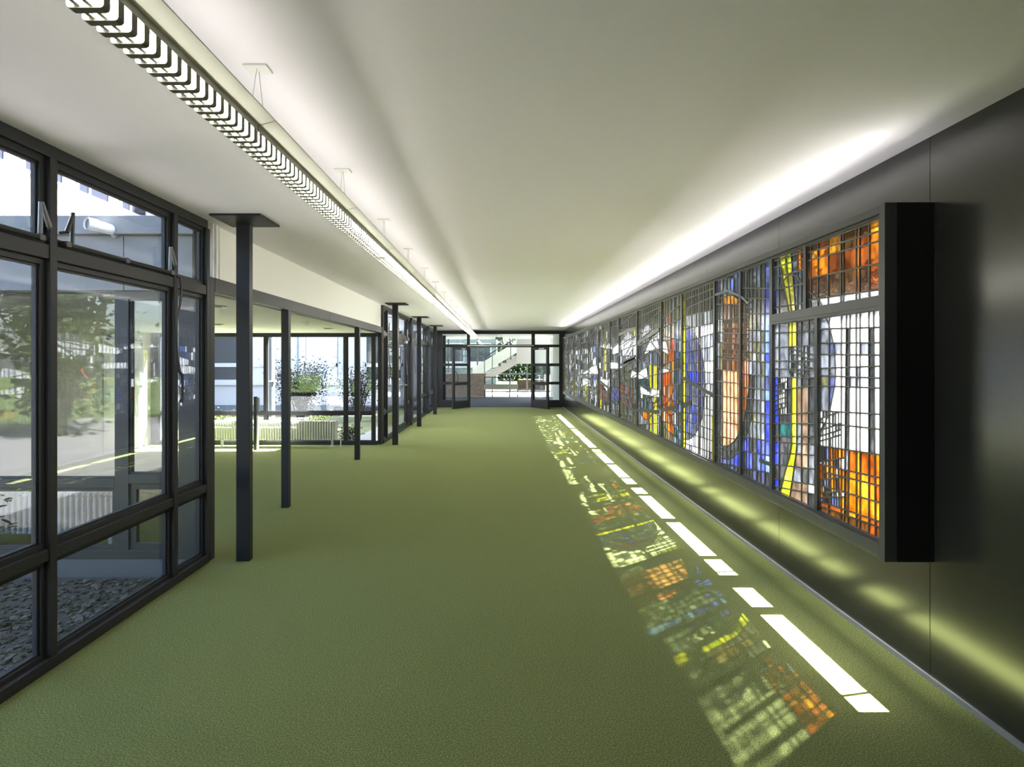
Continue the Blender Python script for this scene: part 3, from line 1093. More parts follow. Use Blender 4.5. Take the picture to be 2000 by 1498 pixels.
def col_far(kind):
    def f(u, z):
        for b in BIRDS:
            if inpoly(b, u, z): return 'glass_white'
        if kind == 'E':
            if u > 6.9 and 0.9 < z < 1.4: return pick(u, z, ['glass_orange', 'glass_salmon', 'glass_rust', 'glass_red'])
            if 6.62 < u < 6.9 and 0.75 < z < 1.95: return pick(u, z, ['glass_rust', 'glass_orange', 'glass_red', 'glass_tan'])
            if 6.38 < u <= 6.62 and z < 2.0: return pick(u, z, ['glass_teal', 'glass_slate', 'glass_frost', 'glass_smoke'])
            if 1.96 < z < 2.15 and 6.7 < u < 6.9: return 'glass_orange'
            return pick(u, z, ['glass_olive', 'glass_grey', 'glass_olive', 'glass_tan'])
        if kind == 'F':
            if 7.38 < u < 7.52 and z < 1.55: return 'glass_yellow'
            if 7.62 < u < 7.70 and 1.2 < z < 1.55 or 7.6 < u < 7.7 and z < 1.0: return 'glass_lime'
            if 7.62 < u < 8.1 and 0.8 < z < 1.0: return pick(u, z, ['glass_orange', 'glass_rust', 'glass_olive'])
            if 1.0 < z < 1.35 and u > 7.6: return pick(u, z, ['glass_teal', 'glass_smoke', 'glass_grey'])
            if z > 1.95: return pick(u, z, ['glass_olive', 'glass_olive', 'glass_grey', 'glass_yellow' if u < 7.25 else 'glass_olive'])
            return pick(u, z, ['glass_grey', 'glass_smoke', 'glass_smoke', 'glass_frost'])
        if kind == 'G':
            if 2.02 < z < 2.14 and u < 8.9: return 'glass_yellow'
            if 1.55 < z < 1.9: return pick(u, z, ['glass_white', 'glass_grey', 'glass_frost', 'glass_white'])
            if 0.9 < z < 1.25: return pick(u, z, ['glass_smoke', 'glass_slate', 'glass_rust', 'glass_grey'])
            return pick(u, z, ['glass_olive', 'glass_grey', 'glass_smoke', 'glass_olive'])
        if kind == 'H':
            if 0.95 < z < 1.2 and u < 10.4: return pick(u, z, ['glass_blue', 'glass_slate'])
            return pick(u, z, ['glass_grey', 'glass_frost', 'glass_olive', 'glass_smoke'])
        if kind == 'I':
            if 11.0 < u < 11.2 and z > 1.5: return 'glass_yellow'
            if 11.5 < u < 11.7 and z < 0.95: return 'glass_yellow'
            if 0.8 < z < 1.15: return pick(u, z, ['glass_rust', 'glass_slate', 'glass_grey', 'glass_smoke'])
            return pick(u, z, ['glass_grey', 'glass_frost', 'glass_olive', 'glass_smoke', 'glass_grey', 'glass_white'])
        k = int(u * 2.3) % 5
        if k == 1 and z < 1.2: return pick(u, z, ['glass_yellow', 'glass_lime', 'glass_olive'])
        if k == 3 and 1.1 < z < 1.9: return pick(u, z, ['glass_sky', 'glass_slate', 'glass_white'])
        return pick(u, z, ['glass_grey', 'glass_frost', 'glass_olive', 'glass_frost', 'glass_grey', 'glass_smoke', 'glass_white'])
    return f


FAR = [(6.31, 7.13, 'E', 'stained glass panel in rust, red and teal, left of the yellow edge strip panel'),
       (7.13, 8.40, 'F', 'stained glass panel with white birds above a yellow upright strip'),
       (8.40, 9.72, 'G', 'stained glass panel with white feathers and a small yellow patch at top'),
       (9.72, 10.55, 'H', 'stained glass panel with a deep blue patch low down'),
       (10.55, 11.80, 'I', 'stained glass panel with rust patches low down and thin yellow strips'),
       (11.80, 13.15, 'J', 'grey stained glass panel, fifth from the far end of the box'),
       (13.15, 14.50, 'J', 'grey stained glass panel, fourth from the far end of the box'),
       (14.50, 15.85, 'J', 'grey stained glass panel, third from the far end of the box'),
       (15.85, 17.15, 'J', 'grey stained glass panel, second from the far end of the box'),
       (17.15, 18.455, 'J', 'grey stained glass panel at the far end of the box')]
for i, (a, b, kd, lab) in enumerate(FAR):
    bl = []
    for pts, w in BARS:
        c = sum(q[0] for q in pts) / len(pts)
        if a < c < b:
            bl.append(([(min(max(q[0], a + 0.02), b - 0.02), q[1]) for q in pts], w))
    make_panel(lab, a, b, BOT, TOP, far_cuts(a, b, 40 + i), col_far(kd), 0.0055 if a < 12 else 0.007, bl)
# rail between upper and lower panels of the near bay
box('cross_rail', 'box_frame', bx, 1.908, 1.952, 2.965, 4.20, 1.878, 1.912)

# ------------------------------------------------------------------ lobby: glazing towards both courts
def front_pane(root, x0, x1, z0, z1, y, glass='pane_glass', w=0.022):
    m = MB()
    m.box(x0, x0 + w, y - 0.02, y + 0.02, z0, z1)
    m.box(x1 - w, x1, y - 0.02, y + 0.02, z0, z1)
    m.box(x0 + w, x1 - w, y - 0.02, y + 0.02, z0, z0 + w)
    m.box(x0 + w, x1 - w, y - 0.02, y + 0.02, z1 - w, z1)
    s = m.build('sash', 'frame_paint', root)
    MB().box(x0 + w - 0.004, x1 - w + 0.004, y - 0.003, y + 0.003, z0 + w - 0.004, z1 - w + 0.004).build('pane', glass, s)


w3 = struct('window_3', 'dark framed glazing at the far side of the lobby')
vx = [-6.74, -6.12, -4.585, -3.04, -2.50]
for i, x in enumerate(vx):
    wd = 0.09 if i == 0 else 0.032
    box('mullion', 'frame_paint', w3, x - wd, x + wd, 11.37, 11.45, 0.06, 2.10, 0.003)
box('head', 'frame_paint', w3, LX, -2.425, 11.37, 11.45, 2.095, 2.165, 0.003)
box('sill', 'frame_paint', w3, LX, -2.425, 11.36, 11.46, 0.0, 0.075, 0.003)
for i, (a, b) in enumerate(zip(vx[:-1], vx[1:])):
    a += 0.09 if i == 0 else 0.032
    b -= 0.032
    box('transom', 'frame_paint', w3, a, b, 11.37, 11.45, 0.575, 0.645, 0.003)
    front_pane(w3, a, b, 0.645, 2.095, 11.41, w=0.012)
    front_pane(w3, a, b, 0.075, 0.575, 11.41, w=0.012)

w4 = struct('window_4', 'dark framed lobby glazing facing the planted court')
vx4 = [(-6.78, -6.70), (-5.55, -5.44), (-4.33, -4.22), (-3.106, -2.994), (-2.594, -2.44)]
for a, b in vx4:
    box('mullion', 'frame_paint', w4, a, b, 4.71, 4.79, 0.02, 2.16, 0.003)
box('sill', 'frame_paint', w4, LX, -2.44, 4.70, 4.79, 0.02, 0.09, 0.003)
box('plinth', 'plinth', w4, LX, -2.44, 4.705, 4.76, -0.14, 0.02)
for i, (a, b) in enumerate(zip([q[1] for q in vx4[:-1]], [q[0] for q in vx4[1:]])):
    zt = 0.585 if i < 3 else 0.62
    box('transom', 'frame_paint', w4, a, b, 4.71, 4.79, zt, zt + 0.075, 0.003)
    top = 2.155 if i < 3 else 2.10
    if i == 3:
        box('head', 'frame_paint', w4, a, b, 4.71, 4.79, 2.10, 2.16)
    front_pane(w4, a, b, zt + 0.075, top, 4.75, 'pane_glass_dusty', 0.012)
    front_pane(w4, a, b, 0.09, zt, 4.75, 'pane_glass_dusty', 0.03 if i < 3 else 0.05)
fa = struct('trim_2', 'dark fascia panels of the lobby roof')
xs = [-6.95, -5.2, -3.75, -3.02, -2.47]
for a, b in zip(xs[:-1], xs[1:]):
    box('fascia_panel', 'facade_dark', fa, a + 0.003, b - 0.003, 4.69, 4.73, 2.165, 2.60, 0.002)
box('roof_edge', 'facade_dark', fa, -7.0, -2.44, 4.64, 4.73, 2.605, 2.75, 0.004)

d1 = tag(empty('door_1', (LX, 10.0, 0)), 'white flush door in the lobby end wall', kind='structure')
box('leaf', 'lobby_white', d1, LX, LX + 0.025, 10.0, 11.05, 0.01, 2.10, 0.003)
box('door_closer', 'trim_grey', d1, LX + 0.025, LX + 0.06, 10.05, 10.3, 1.99, 2.05, 0.004)
MB().tube([(LX + 0.05, 10.2, 2.02), (LX + 0.05, 11.0, 2.0)], 0.010, 6).build('closer_arm', 'trim_grey', d1)
m = MB().tube([(LX + 0.02, 10.08, 1.05), (LX + 0.07, 10.08, 1.05), (LX + 0.07, 10.2, 1.05)], 0.010, 8)
m.build('door_handle', 'aluminium', d1)
for z in (0.25, 1.05, 1.85):
    box('hinge', 'trim_grey', d1, LX + 0.02, LX + 0.035, 11.03, 11.06, z, z + 0.11)


def radiator(label, x0, x1, y, z0, z1, legs, group):
    t = thing('column_radiator', label, 'radiator', ((x0 + x1) / 2, y, 0), group)
    n = int((x1 - x0) / 0.0485)
    first = None
    for i in range(n):
        x = x0 + (i + 0.5) * (x1 - x0) / n
        if first is None:
            m = MB()
            for dy in (-0.05, 0.0, 0.05):
                m.tube([(x, y + dy, z0 + 0.02), (x, y + dy, z0 + 0.035), (x, y + dy, z1 - 0.035), (x, y + dy, z1 - 0.02)], [0.012, 0.015, 0.015, 0.012], 8)
            m.tube([(x, y - 0.065, z1 - 0.02), (x, y - 0.045, z1 - 0.004), (x, y + 0.045, z1 - 0.004), (x, y + 0.065, z1 - 0.02)], [0.012, 0.019, 0.019, 0.012], 8)
            m.tube([(x, y - 0.065, z0 + 0.02), (x, y - 0.045, z0 + 0.012), (x, y + 0.045, z0 + 0.012), (x, y + 0.065, z0 + 0.02)], [0.012, 0.019, 0.019, 0.012], 8)
            first = m.build('radiator_column', 'radiator_enamel', t, smooth=True)
            xf = x
        else:
            c = first.copy()
            COL.objects.link(c)
            c.parent = t
            c.location = (x - xf, 0, 0)
    m = MB()
    m.tube([(x0 + 0.01, y, z0 + 0.03), (x1 - 0.01, y, z0 + 0.03)], 0.013, 6)
    m.tube([(x0 + 0.01, y, z1 - 0.03), (x1 - 0.01, y, z1 - 0.03)], 0.013, 6)
    m.build('manifold', 'radiator_enamel', t)
    for x in legs:
        m = MB()
        m.box(x - 0.014, x + 0.014, y - 0.03, y + 0.03, 0.0, z0 + 0.02)
        m.box(x - 0.03, x + 0.03, y - 0.05, y + 0.05, 0.0, 0.006)
        m.build('leg', 'radiator_enamel', t)
    x = legs[-1] + 0.16
    m = MB().tube([(x, y, 0.0), (x, y, z0 + 0.03), (x1 - 0.01, y, z0 + 0.03)], 0.010, 8)
    m.build('supply_pipe', 'radiator_enamel', t)
    return t


radiator('white column radiator behind the lobby glazing beside the gravel court', -4.75, -3.27, 5.02, 0.14, 0.485, (-4.5, -3.33), 'column radiators in the lobby')
radiator('long white column radiator under the far lobby windows in sunlight', -5.50, -3.12, 11.12, 0.13, 0.485, (-5.3, -3.22), 'column radiators in the lobby')

ap = thing('access_post', 'slim dark post with pale side standing in the lobby', 'post', (-4.48, 10.72, 0))
box('body', 'dark_metal', ap, -4.53, -4.48, 10.70, 10.76, 0.0, 0.97, 0.004)
box('side_plate', 'white_enamel', ap, -4.478, -4.455, 10.705, 10.755, 0.0, 0.62, 0.002)
box('reader', 'trim_grey', ap, -4.478, -4.44, 10.70, 10.76, 0.70, 0.95, 0.004)

for i, (x, y, lab) in enumerate(((-2.90, 5.95, 'round recessed downlight in the lobby ceiling nearest the beam end'), (-2.92, 9.8, 'round recessed downlight in the lobby ceiling near the far windows'),
                                 (-4.25, 8.75, 'round recessed downlight in the middle of the lobby ceiling'), (-4.2, 6.6, 'round recessed downlight in the lobby ceiling seen through the near glazing'))):
    t = thing('recessed_downlight', lab, 'light', (x, y, LZ), 'downlights of the lobby ceiling')
    MB().disc((x, y, LZ - 0.010), 0.095, 0.0095, 24, r2=0.105).build('trim_ring', 'aluminium', t)
    MB().disc((x, y, LZ - 0.014), 0.06, 0.004, 20).build('lens', 'dark_metal', t)
t = thing('smoke_detector', 'round pale smoke detector on the lobby ceiling', 'detector', (-2.72, 8.1, LZ))
MB().disc((-2.72, 8.1, LZ - 0.025), 0.05, 0.0245, 20, r2=0.06).build('base', 'white_paint', t)
MB().disc((-2.72, 8.1, LZ - 0.055), 0.025, 0.03, 20, r2=0.045).build('sensor_head', 'white_paint', t)

t = thing('sticker', 'small rust brown mark stuck on the lobby glazing', 'sticker', (-3.37, 4.744, 1.45))
m = MB()
m.prism([(-3.405, 1.535), (-3.392, 1.545), (-3.380, 1.535), (-3.372, 1.505), (-3.345, 1.475), (-3.335, 1.452), (-3.352, 1.462), (-3.378, 1.490), (-3.395, 1.512)], 'y', 4.7455, 4.7465)
m.build('mark', 'rust', t)

# security camera on the fascia
t = thing('security_camera', 'white bullet security camera on the dark fascia outside', 'camera', (-3.12, 4.69, 2.64))
MB().tube([(-3.085, 4.69, 2.61), (-3.09, 4.65, 2.63)], [0.035, 0.022], 12).build('bracket', 'trim_grey', t)
MB().tube([(-3.085, 4.665, 2.635), (-3.095, 4.645, 2.64), (-3.155, 4.53, 2.65)], [0.036, 0.041, 0.041], 20).build('body', 'white_enamel', t)
MB().tube([(-3.14, 4.556, 2.649), (-3.175, 4.49, 2.653)], 0.046, 20, cap=False).build('hood', 'white_enamel', t)
MB().tube([(-3.155, 4.53, 2.65), (-3.1675, 4.504, 2.652)], 0.0445, 20).build('lens', 'dark_metal', t)

# ------------------------------------------------------------------ far screen with double doors
S = struct('window_5', 'dark framed glazed screen at the far end')
FY0, FY1 = 20.86, 20.94
for a, b in ((-2.42, -2.14), (-1.27, -1.17), (1.02, 1.14), (2.0, 2.14)):
    box('mullion', 'frame_paint', S, a, b, FY0, FY1, 0.0, 2.62, 0.003)
box('head', 'frame_paint', S, -2.42, 2.16, FY0, FY1, 2.60, 2.72, 0.003)
bays = [(-2.14, -1.27), (-1.17, 1.02), (1.14, 2.0)]
for i, (a, b) in enumerate(bays):
    box('transom', 'frame_paint', S, a, b, FY0, FY1, 2.13, 2.225, 0.003)
    MB().box(a, b, 20.897, 20.903, 2.225, 2.60).build('pane', 'pane_glass', S)
    if i != 1:
        for z0, z1 in ((1.46, 1.56), (0.81, 0.91)):
            box('rail', 'frame_paint', S, a, b, FY0, FY1, z0, z1, 0.003)
        box('kick_panel', 'frame_paint', S, a, b, FY0, FY1, 0.0, 0.26, 0.003)
        for z0, z1 in ((0.26, 0.81), (0.91, 1.46), (1.56, 2.13)):
            MB().box(a, b, 20.897, 20.903, z0, z1).build('pane', 'pane_glass', S)
box('closer_rail', 'aluminium', S, -1.25, 1.10, FY0 - 0.05, FY0 - 0.005, 2.165, 2.205, 0.004)


def leaf(name, label, hx, ang):
    r = tag(empty(name, (hx, FY0 - 0.02, 0.0)), label, kind='structure')
    L = 1.06
    o = r.location.copy()
    def bxl(nm, mt, x0, x1, y0, y1, z0, z1, p=r, bv=0.003):
        m = MB().box(o.x + x0, o.x + x1, o.y + y0, o.y + y1, o.z + z0, o.z + z1)
        return m.build(nm, mt, p, bv)
    bxl('stile', 'frame_paint', 0.0, 0.12, -0.03, 0.03, 0.012, 2.12)
    bxl('stile', 'frame_paint', L - 0.11, L, -0.03, 0.03, 0.012, 2.12)
    for z0, z1 in ((2.03, 2.12), (1.46, 1.56), (0.81, 0.91)):
        bxl('rail', 'frame_paint', 0.12, L - 0.11, -0.03, 0.03, z0, z1)
    bxl('kick_panel', 'frame_paint', 0.12, L - 0.11, -0.028, 0.028, 0.012, 0.27)
    for z0, z1 in ((0.27, 0.81), (0.91, 1.46), (1.56, 2.03)):
        bxl('pane', 'pane_glass', 0.12, L - 0.11, -0.003, 0.003, z0, z1, bv=0)
    bxl('door_closer', 'aluminium', 0.55, 0.85, -0.065, -0.03, 2.04, 2.09)
    bxl('door_closer', 'aluminium', 0.35, 0.60, 0.03, 0.065, 2.04, 2.09)
    for s in (-1, 1):
        m = MB()
        pts = []
        for k in range(13):
            a = -math.pi / 2 + math.pi * k / 12
            pts.append((o.x + L - 0.06 - 0.16 * math.cos(a) * 0.9 + 0.0, o.y + s * (0.03 + 0.05 * math.cos(a) ** 0.5 if math.cos(a) > 1e-6 else 0.03), o.z + 1.08 + 0.20 * math.sin(a)))
        m.tube(pts, 0.013, 8)
        m.build('pull_handle', 'dark_metal', r)
    r.rotation_euler = (0, 0, math.radians(ang))
    return r


leaf('door_2', 'left leaf of the open glazed double door', -1.17, -120)
leaf('door_3', 'right leaf of the open glazed double door', 1.02, -60)

# ------------------------------------------------------------------ stair hall beyond
hf = MB().box(-6.0, 6.0, Y1, 27.2, -0.12, 0.0)
tag(hf.build('floor_hall', 'hall_floor'), 'dark stone floor of the stair hall', kind='structure')
tag(box('floor_hall_sun_tint', 'hall_pale', None, -6.0, 6.0, 27.2, 31.5, -0.12, 0.0), 'pale floor under the stair, lightened for sunlight on it', kind='structure')  # lighter colour from here on stands in for sun on the floor
tag(box('ceiling_hall', 'hall_wall', None, -6.0, 6.0, 20.95, 28.2, 2.72, 2.95), 'ceiling of the stair hall', kind='structure')
tag(box('wall_hall_left', 'hall_wall', None, -2.9, -2.75, 20.95, 24.6, 0, 2.72), kind='structure')
tag(box('wall_hall_right', 'hall_wall', None, 2.12, 2.3, 20.95, 25.0, 0, 2.72), kind='structure')
tag(box('wall_hall_side', 'hall_wall', None, 5.9, 6.05, 20.95, 31.5, 0, 0.9), kind='structure')
tag(box('wall_hall_side_left', 'hall_wall', None, -6.05, -5.9, 21.3, 31.5, 0, 0.9), kind='structure')
tag(box('ceiling_stair', 'hall_wall', None, -6.0, 6.0, 28.2, 31.6, 5.4, 5.6), kind='structure')
tag(box('wall_stair', 'hall_wall', None, -6.0, 6.0, 28.0, 28.2, 2.95, 5.5), kind='structure')
hp = thing('pillar', 'pale square pillar in the stair hall behind the right door leaf', 'column', (2.33, 27.5, 0))
box('shaft', 'hall_wall', hp, 2.24, 2.42, 27.4, 27.6, 0, 2.72, 0.004)
hp = thing('pillar', 'dark square pillar in the stair hall behind the left side light', 'column', (-2.52, 25.0, 0))
box('shaft', 'dark_metal', hp, -2.60, -2.42, 24.9, 25.1, 0, 2.72, 0.004)

wp = thing('plank_parapet', 'brown horizontal plank parapet below the stair', 'parapet', (-1.6, 27.5, 0))
for i in range(8):
    box('plank', 'wood', wp, -2.75, -0.80, 27.45 + 0.004 * (i % 2), 27.50, 0.0 + i * 0.134, 0.130 + i * 0.134, 0.003)
box('backing', 'wood', wp, -2.75, -0.80, 27.50, 27.56, 0, 1.06)
box('cap', 'white_enamel', wp, -2.75, -0.78, 27.44, 27.57, 1.072, 1.095, 0.002)

st = thing('staircase', 'grey concrete stair rising to the right in the far hall', 'stairs', (0, 28.9, 0))
SY0, SY1 = 28.3, 29.5
pr = []
k0, k1 = -7, 5
for k in range(k0, k1 + 1):
    x = -0.664 + 0.284 * k
    z = 1.20 + 0.174 * k
    pr += [(x, z - 0.174), (x, z)]
xe = -0.664 + 0.284 * (k1 + 1)
ze = 1.20 + 0.174 * k1
pr += [(xe, ze), (xe, ze - 0.36), (-0.664 + 0.284 * k0 + 0.3, 1.20 + 0.174 * (k0 - 1))]
MB().prism(pr, 'y', SY0, SY1).build('flight', 'concrete', st)
for k in range(k0, k1 + 1):
    x = -0.664 + 0.284 * k
    z = 1.20 + 0.174 * k
    if z > 0.2:
        box('tread', 'hall_pale', st, x - 0.02, x + 0.284, SY0 - 0.01, SY1, z, z + 0.035, 0.003)
pa = []
for (k, dz) in ((-3, 0.05), (5, 0.05), (5, 0.62), (-3, 0.62)):
    pa.append((-0.664 + 0.284 * k, 1.20 + 0.174 * k + dz))
MB().prism(pa, 'y', SY1 + 0.02, SY1 + 0.12).build('parapet', 'hall_wall', st)
box('landing_wall', 'hall_wall', st, 0.66, 2.30, 28.20, 28.35, 1.53, 2.72)
hr = thing('stair_handrail', 'dark handrail with thin posts along the stair', 'handrail', (-0.5, 28.25, 0))
hpnt = [UZ_ for UZ_ in ()]
hz = lambda x: 1.20 + 0.174 * ((x + 0.664) / 0.284) + 0.78
box_pts = [(-0.88, 28.27, hz(-0.88)), (0.62, 28.27, hz(0.62))]
MB().tube(box_pts, 0.025, 8).build('rail', 'dark_metal', hr)
for x in (-0.88, -0.50, 0.38):
    MB().tube([(x, 28.27, 0.45 if x < -0.8 else hz(x) - 0.78), (x, 28.27, hz(x))], 0.018, 8).build('post', 'dark_metal', hr)
bl = thing('balustrade', 'low dark steel balustrade with grey infill board in the far hall', 'balustrade', (0, 27.0, 0))
for x in (-0.83, -0.477, 0.317, 0.68):
    box('post', 'dark_metal', bl, x - 0.02, x + 0.02, 26.98, 27.02, 0, 0.9)
box('top_rail', 'dark_metal', bl, -0.85, 0.70, 26.975, 27.025, 0.90, 0.94, 0.003)
box('bottom_rail', 'dark_metal', bl, -0.83, 0.68, 26.99, 27.01, 0.17, 0.20)
box('infill_board', 'rail_panel', bl, -0.86, 0.71, 26.95, 26.975, 0.353, 0.60, 0.003)
hs = thing('hanging_sign', 'small grey ceiling hung sign behind the top light', 'sign', (-0.15, 24.0, 2.5))
box('plate', 'trim_grey', hs, -0.30, 0.0, 23.99, 24.01, 2.52, 2.62, 0.003)
for x in (-0.25, -0.05):
    MB().tube([(x, 24.0, 2.62), (x, 24.0, 2.719)], 0.006, 6).build('hanger', 'trim_grey', hs)

w6 = struct('window_6', 'tall glazed wall of the stair hall')
for x in (-4.4, -2.9, -1.35, 0.39, 1.30, 2.9, 4.4):
    box('mullion', 'frame_paint', w6, x - 0.04, x + 0.04, 31.46, 31.54, 0, 5.4)
for z in (0.0, 0.94, 1.9, 3.0, 5.3):
    box('transom', 'frame_paint', w6, -6, 6, 31.47, 31.53, z, z + 0.08)
MB().box(-6, 6, 31.495, 31.505, 0.08, 5.3).build('pane', 'pane_glass', w6)

# ------------------------------------------------------------------ outside: ground, buildings
gd = MB().box(-60, -13, -60, 11.46, -0.5, -0.14)
gd.box(-13, -2.44, -60, -9, -0.5, -0.14)
gd.box(-60, 60, 31.54, 120, -0.5, -0.14)
gd.box(9.0, 60, -60, 31.5, -0.5, -0.14)
tag(gd.build('ground', 'lawn'), 'grass of the grounds', kind='structure')
tag(box('ground_bounce_west', 'bounce_paving', None, -13, -2.44, -9, 11.46, -0.5, -0.145), 'pale paving added in the near court to bounce sunlight', kind='structure')  # laid in place of lawn to throw neutral light up to the ceiling
tag(box('ground_court', 'court_ground', None, -60, -2.44, 11.46, 21.1, -0.5, -0.14), 'planted ground of the far court', kind='structure')
tag(box('ground_paving_east', 'paving', None, 2.4, 9.0, -20, 31.5, -0.5, -0.13), 'pale paving outside the glass', kind='structure')
tag(box('ground_path', 'paving', None, -3.3, -2.45, 11.47, 20.8, -0.5, -0.10), 'pale path along the far glazing', kind='structure')
tag(box('ground_path_near', 'paving', None, -10.9, -7.0, 12.2, 12.9, -0.5, -0.12), kind='structure')

nb = thing('white_building', 'white building wing across the far court behind the shrubs', 'building', (-7, 21.2, 0))
NY = 21.2
wins = [(-10.75, -9.5, 'window_dark'), (-9.35, -8.2, 'blind_white'), (-7.14, -5.95, 'blind_white'), (-4.95, -3.6, 'window_dark')]
box('wall', 'facade_white', nb, -14, -2.48, NY, NY + 0.3, -0.14, 14.0)  # unseen upper height added so the wing shades the court
box('sun_block_wall', 'facade_white', nb, -2.48, 3.2, NY, NY + 0.3, 5.62, 14.0)  # unseen extension added to keep the sun off the court shrubs
for a, b, mt in wins:
    for fz in (0.0, 3.3, 6.6):
        f = MB()
        f.box(a, b, NY - 0.05, NY, 0.91 + fz, 0.97 + fz).box(a, b, NY - 0.05, NY, 1.43 + fz, 1.57 + fz).box(a, b, NY - 0.05, NY, 2.75 + fz, 2.81 + fz)
        f.box(a, a + 0.05, NY - 0.05, NY, 0.97 + fz, 2.75 + fz).box(b - 0.05, b, NY - 0.05, NY, 0.97 + fz, 2.75 + fz)
        w_ = f.build('window', 'facade_white', nb)
        box('pane', mt, w_, a + 0.05, b - 0.05, NY - 0.012, NY - 0.001, 0.97 + fz, 1.43 + fz)
        box('pane', mt, w_, a + 0.05, b - 0.05, NY - 0.012, NY - 0.001, 1.57 + fz, 2.75 + fz)
        box('sill', 'facade_white', nb, a - 0.1, b + 0.1, NY - 0.10, NY, 0.78 + fz, 0.91 + fz)
for x in (-7.42, -5.76):
    MB().tube([(x, NY - 0.07, -0.1), (x, NY - 0.07, 7.4)], 0.05, 8).build('downpipe', 'blind_white', nb)
box('plinth', 'slate', nb, -14, -2.48, NY - 0.03, NY, -0.14, 0.06)

wb = thing('white_building', 'sunlit white building wing with upper windows seen above the lobby roof', 'building', (-11.2, 16, 0))
box('wall', 'facade_white', wb, -11.6, -11.2, 7.0, 21.1, -0.14, 12.0)
for i in range(6):
    y = 10.2 + i * 1.75
    f = MB()
    f.box(-11.2, -11.15, y, y + 1.3, 6.05, 6.12).box(-11.2, -11.15, y, y + 1.3, 7.8, 7.87)
    f.box(-11.2, -11.15, y, y + 0.06, 6.12, 7.8).box(-11.2, -11.15, y + 1.24, y + 1.3, 6.12, 7.8).box(-11.2, -11.15, y + 0.45, y + 0.5, 6.12, 7.8)
    w_ = f.build('window', 'facade_white', wb)
    box('pane', 'window_blue', w_, -11.2, -11.19, y + 0.06, y + 1.24, 6.12, 7.8)

eb = thing('white_building', 'long pale building seen through the stained glass', 'building', (10.2, 20, 0))
box('wall', 'facade_white', eb, 10.2, 12, -8, 50, -0.14, 3.1)
box('roof', 'slate', eb, 10.0, 12.2, -8, 50, 3.1, 3.25)

db = thing('grey_building', 'grey glazed building with white band far behind the stair hall windows', 'building', (-6, 46, 0))
principled('grey_wall', (0.075, 0.085, 0.085), 0.6)
box('wall', 'grey_wall', db, -16, -0.5, 46, 54, -0.14, 6.5)
box('band', 'facade_white', db, -16, -0.5, 45.9, 46, 1.19, 1.58)
for i in range(7):
    x = -15.2 + i * 2.1
    for z in (-0.4 + 2.0, 3.4):
        f = MB()
        f.box(x, x + 1.7, 45.94, 46, z, z + 0.07).box(x, x + 1.7, 45.94, 46, z + 1.43, z + 1.5).box(x, x + 0.07, 45.94, 46, z, z + 1.5).box(x + 1.63, x + 1.7, 45.94, 46, z, z + 1.5)
        w_ = f.build('window', 'facade_white', db)
        box('pane', 'window_dark', w_, x + 0.07, x + 1.63, 45.98, 45.995, z + 0.07, z + 1.43)
sp = thing('court_post', 'slate grey steel post with white pipe outside the far lobby windows', 'post', (-4.73, 12.0, 0))
box('post', 'slate', sp, -4.79, -4.69, 11.95, 12.05, -0.14, 2.6)
MB().tube([(-4.66, 12.0, -0.1), (-4.66, 12.0, 2.6)], 0.014, 6).build('pipe', 'white_enamel', sp)
box('clip', 'white_enamel', sp, -4.80, -4.63, 11.94, 12.06, 1.20, 1.225)

for nm, x in (('added_window_7', -5.98), ('added_window_8', 5.98)):  # unseen side openings added to brighten the hall with daylight
    w_ = struct(nm, 'added side glazing to let daylight into the stair hall')
    for y in (21.4, 23.4, 25.4, 27.4, 29.4, 31.4):
        box('mullion', 'frame_paint', w_, x - 0.04, x + 0.04, y - 0.04, y + 0.04, 0.9, 2.72)
    box('transom', 'frame_paint', w_, x - 0.04, x + 0.04, 21.4, 31.4, 2.64, 2.72)
    MB().box(x - 0.004, x + 0.004, 21.4, 31.4, 0.9, 2.64).build('pane', 'pane_glass', w_)
pl = thing('planter', 'brown timber planter box beyond the stair hall windows', 'planter', (1.8, 36, 0))
box('side', 'planter', pl, 0.9, 2.6, 36, 37, -0.14, 0.55)

# ------------------------------------------------------------------ plants
def leafmesh(name, mat, parent, spots, size, rng, flat=0.4):
    m = MB()
    for p in spots:
        s = size * rng.uniform(0.6, 1.3)
        d = Vector((rng.uniform(-1, 1), rng.uniform(-1, 1), rng.uniform(-0.8, 0.8))).normalized()
        n = d.cross(Vector((rng.uniform(-1, 1), rng.uniform(-1, 1), rng.uniform(-1, 1)))).normalized()
        p = Vector(p)
        m.add([p, p + d * s * 0.5 + n * s * 0.28, p + d * s, p + d * s * 0.5 - n * s * 0.28], [(0, 1, 2, 3)])
    o = m.build(name, mat, parent)
    o['kind'] = 'stuff'
    return o


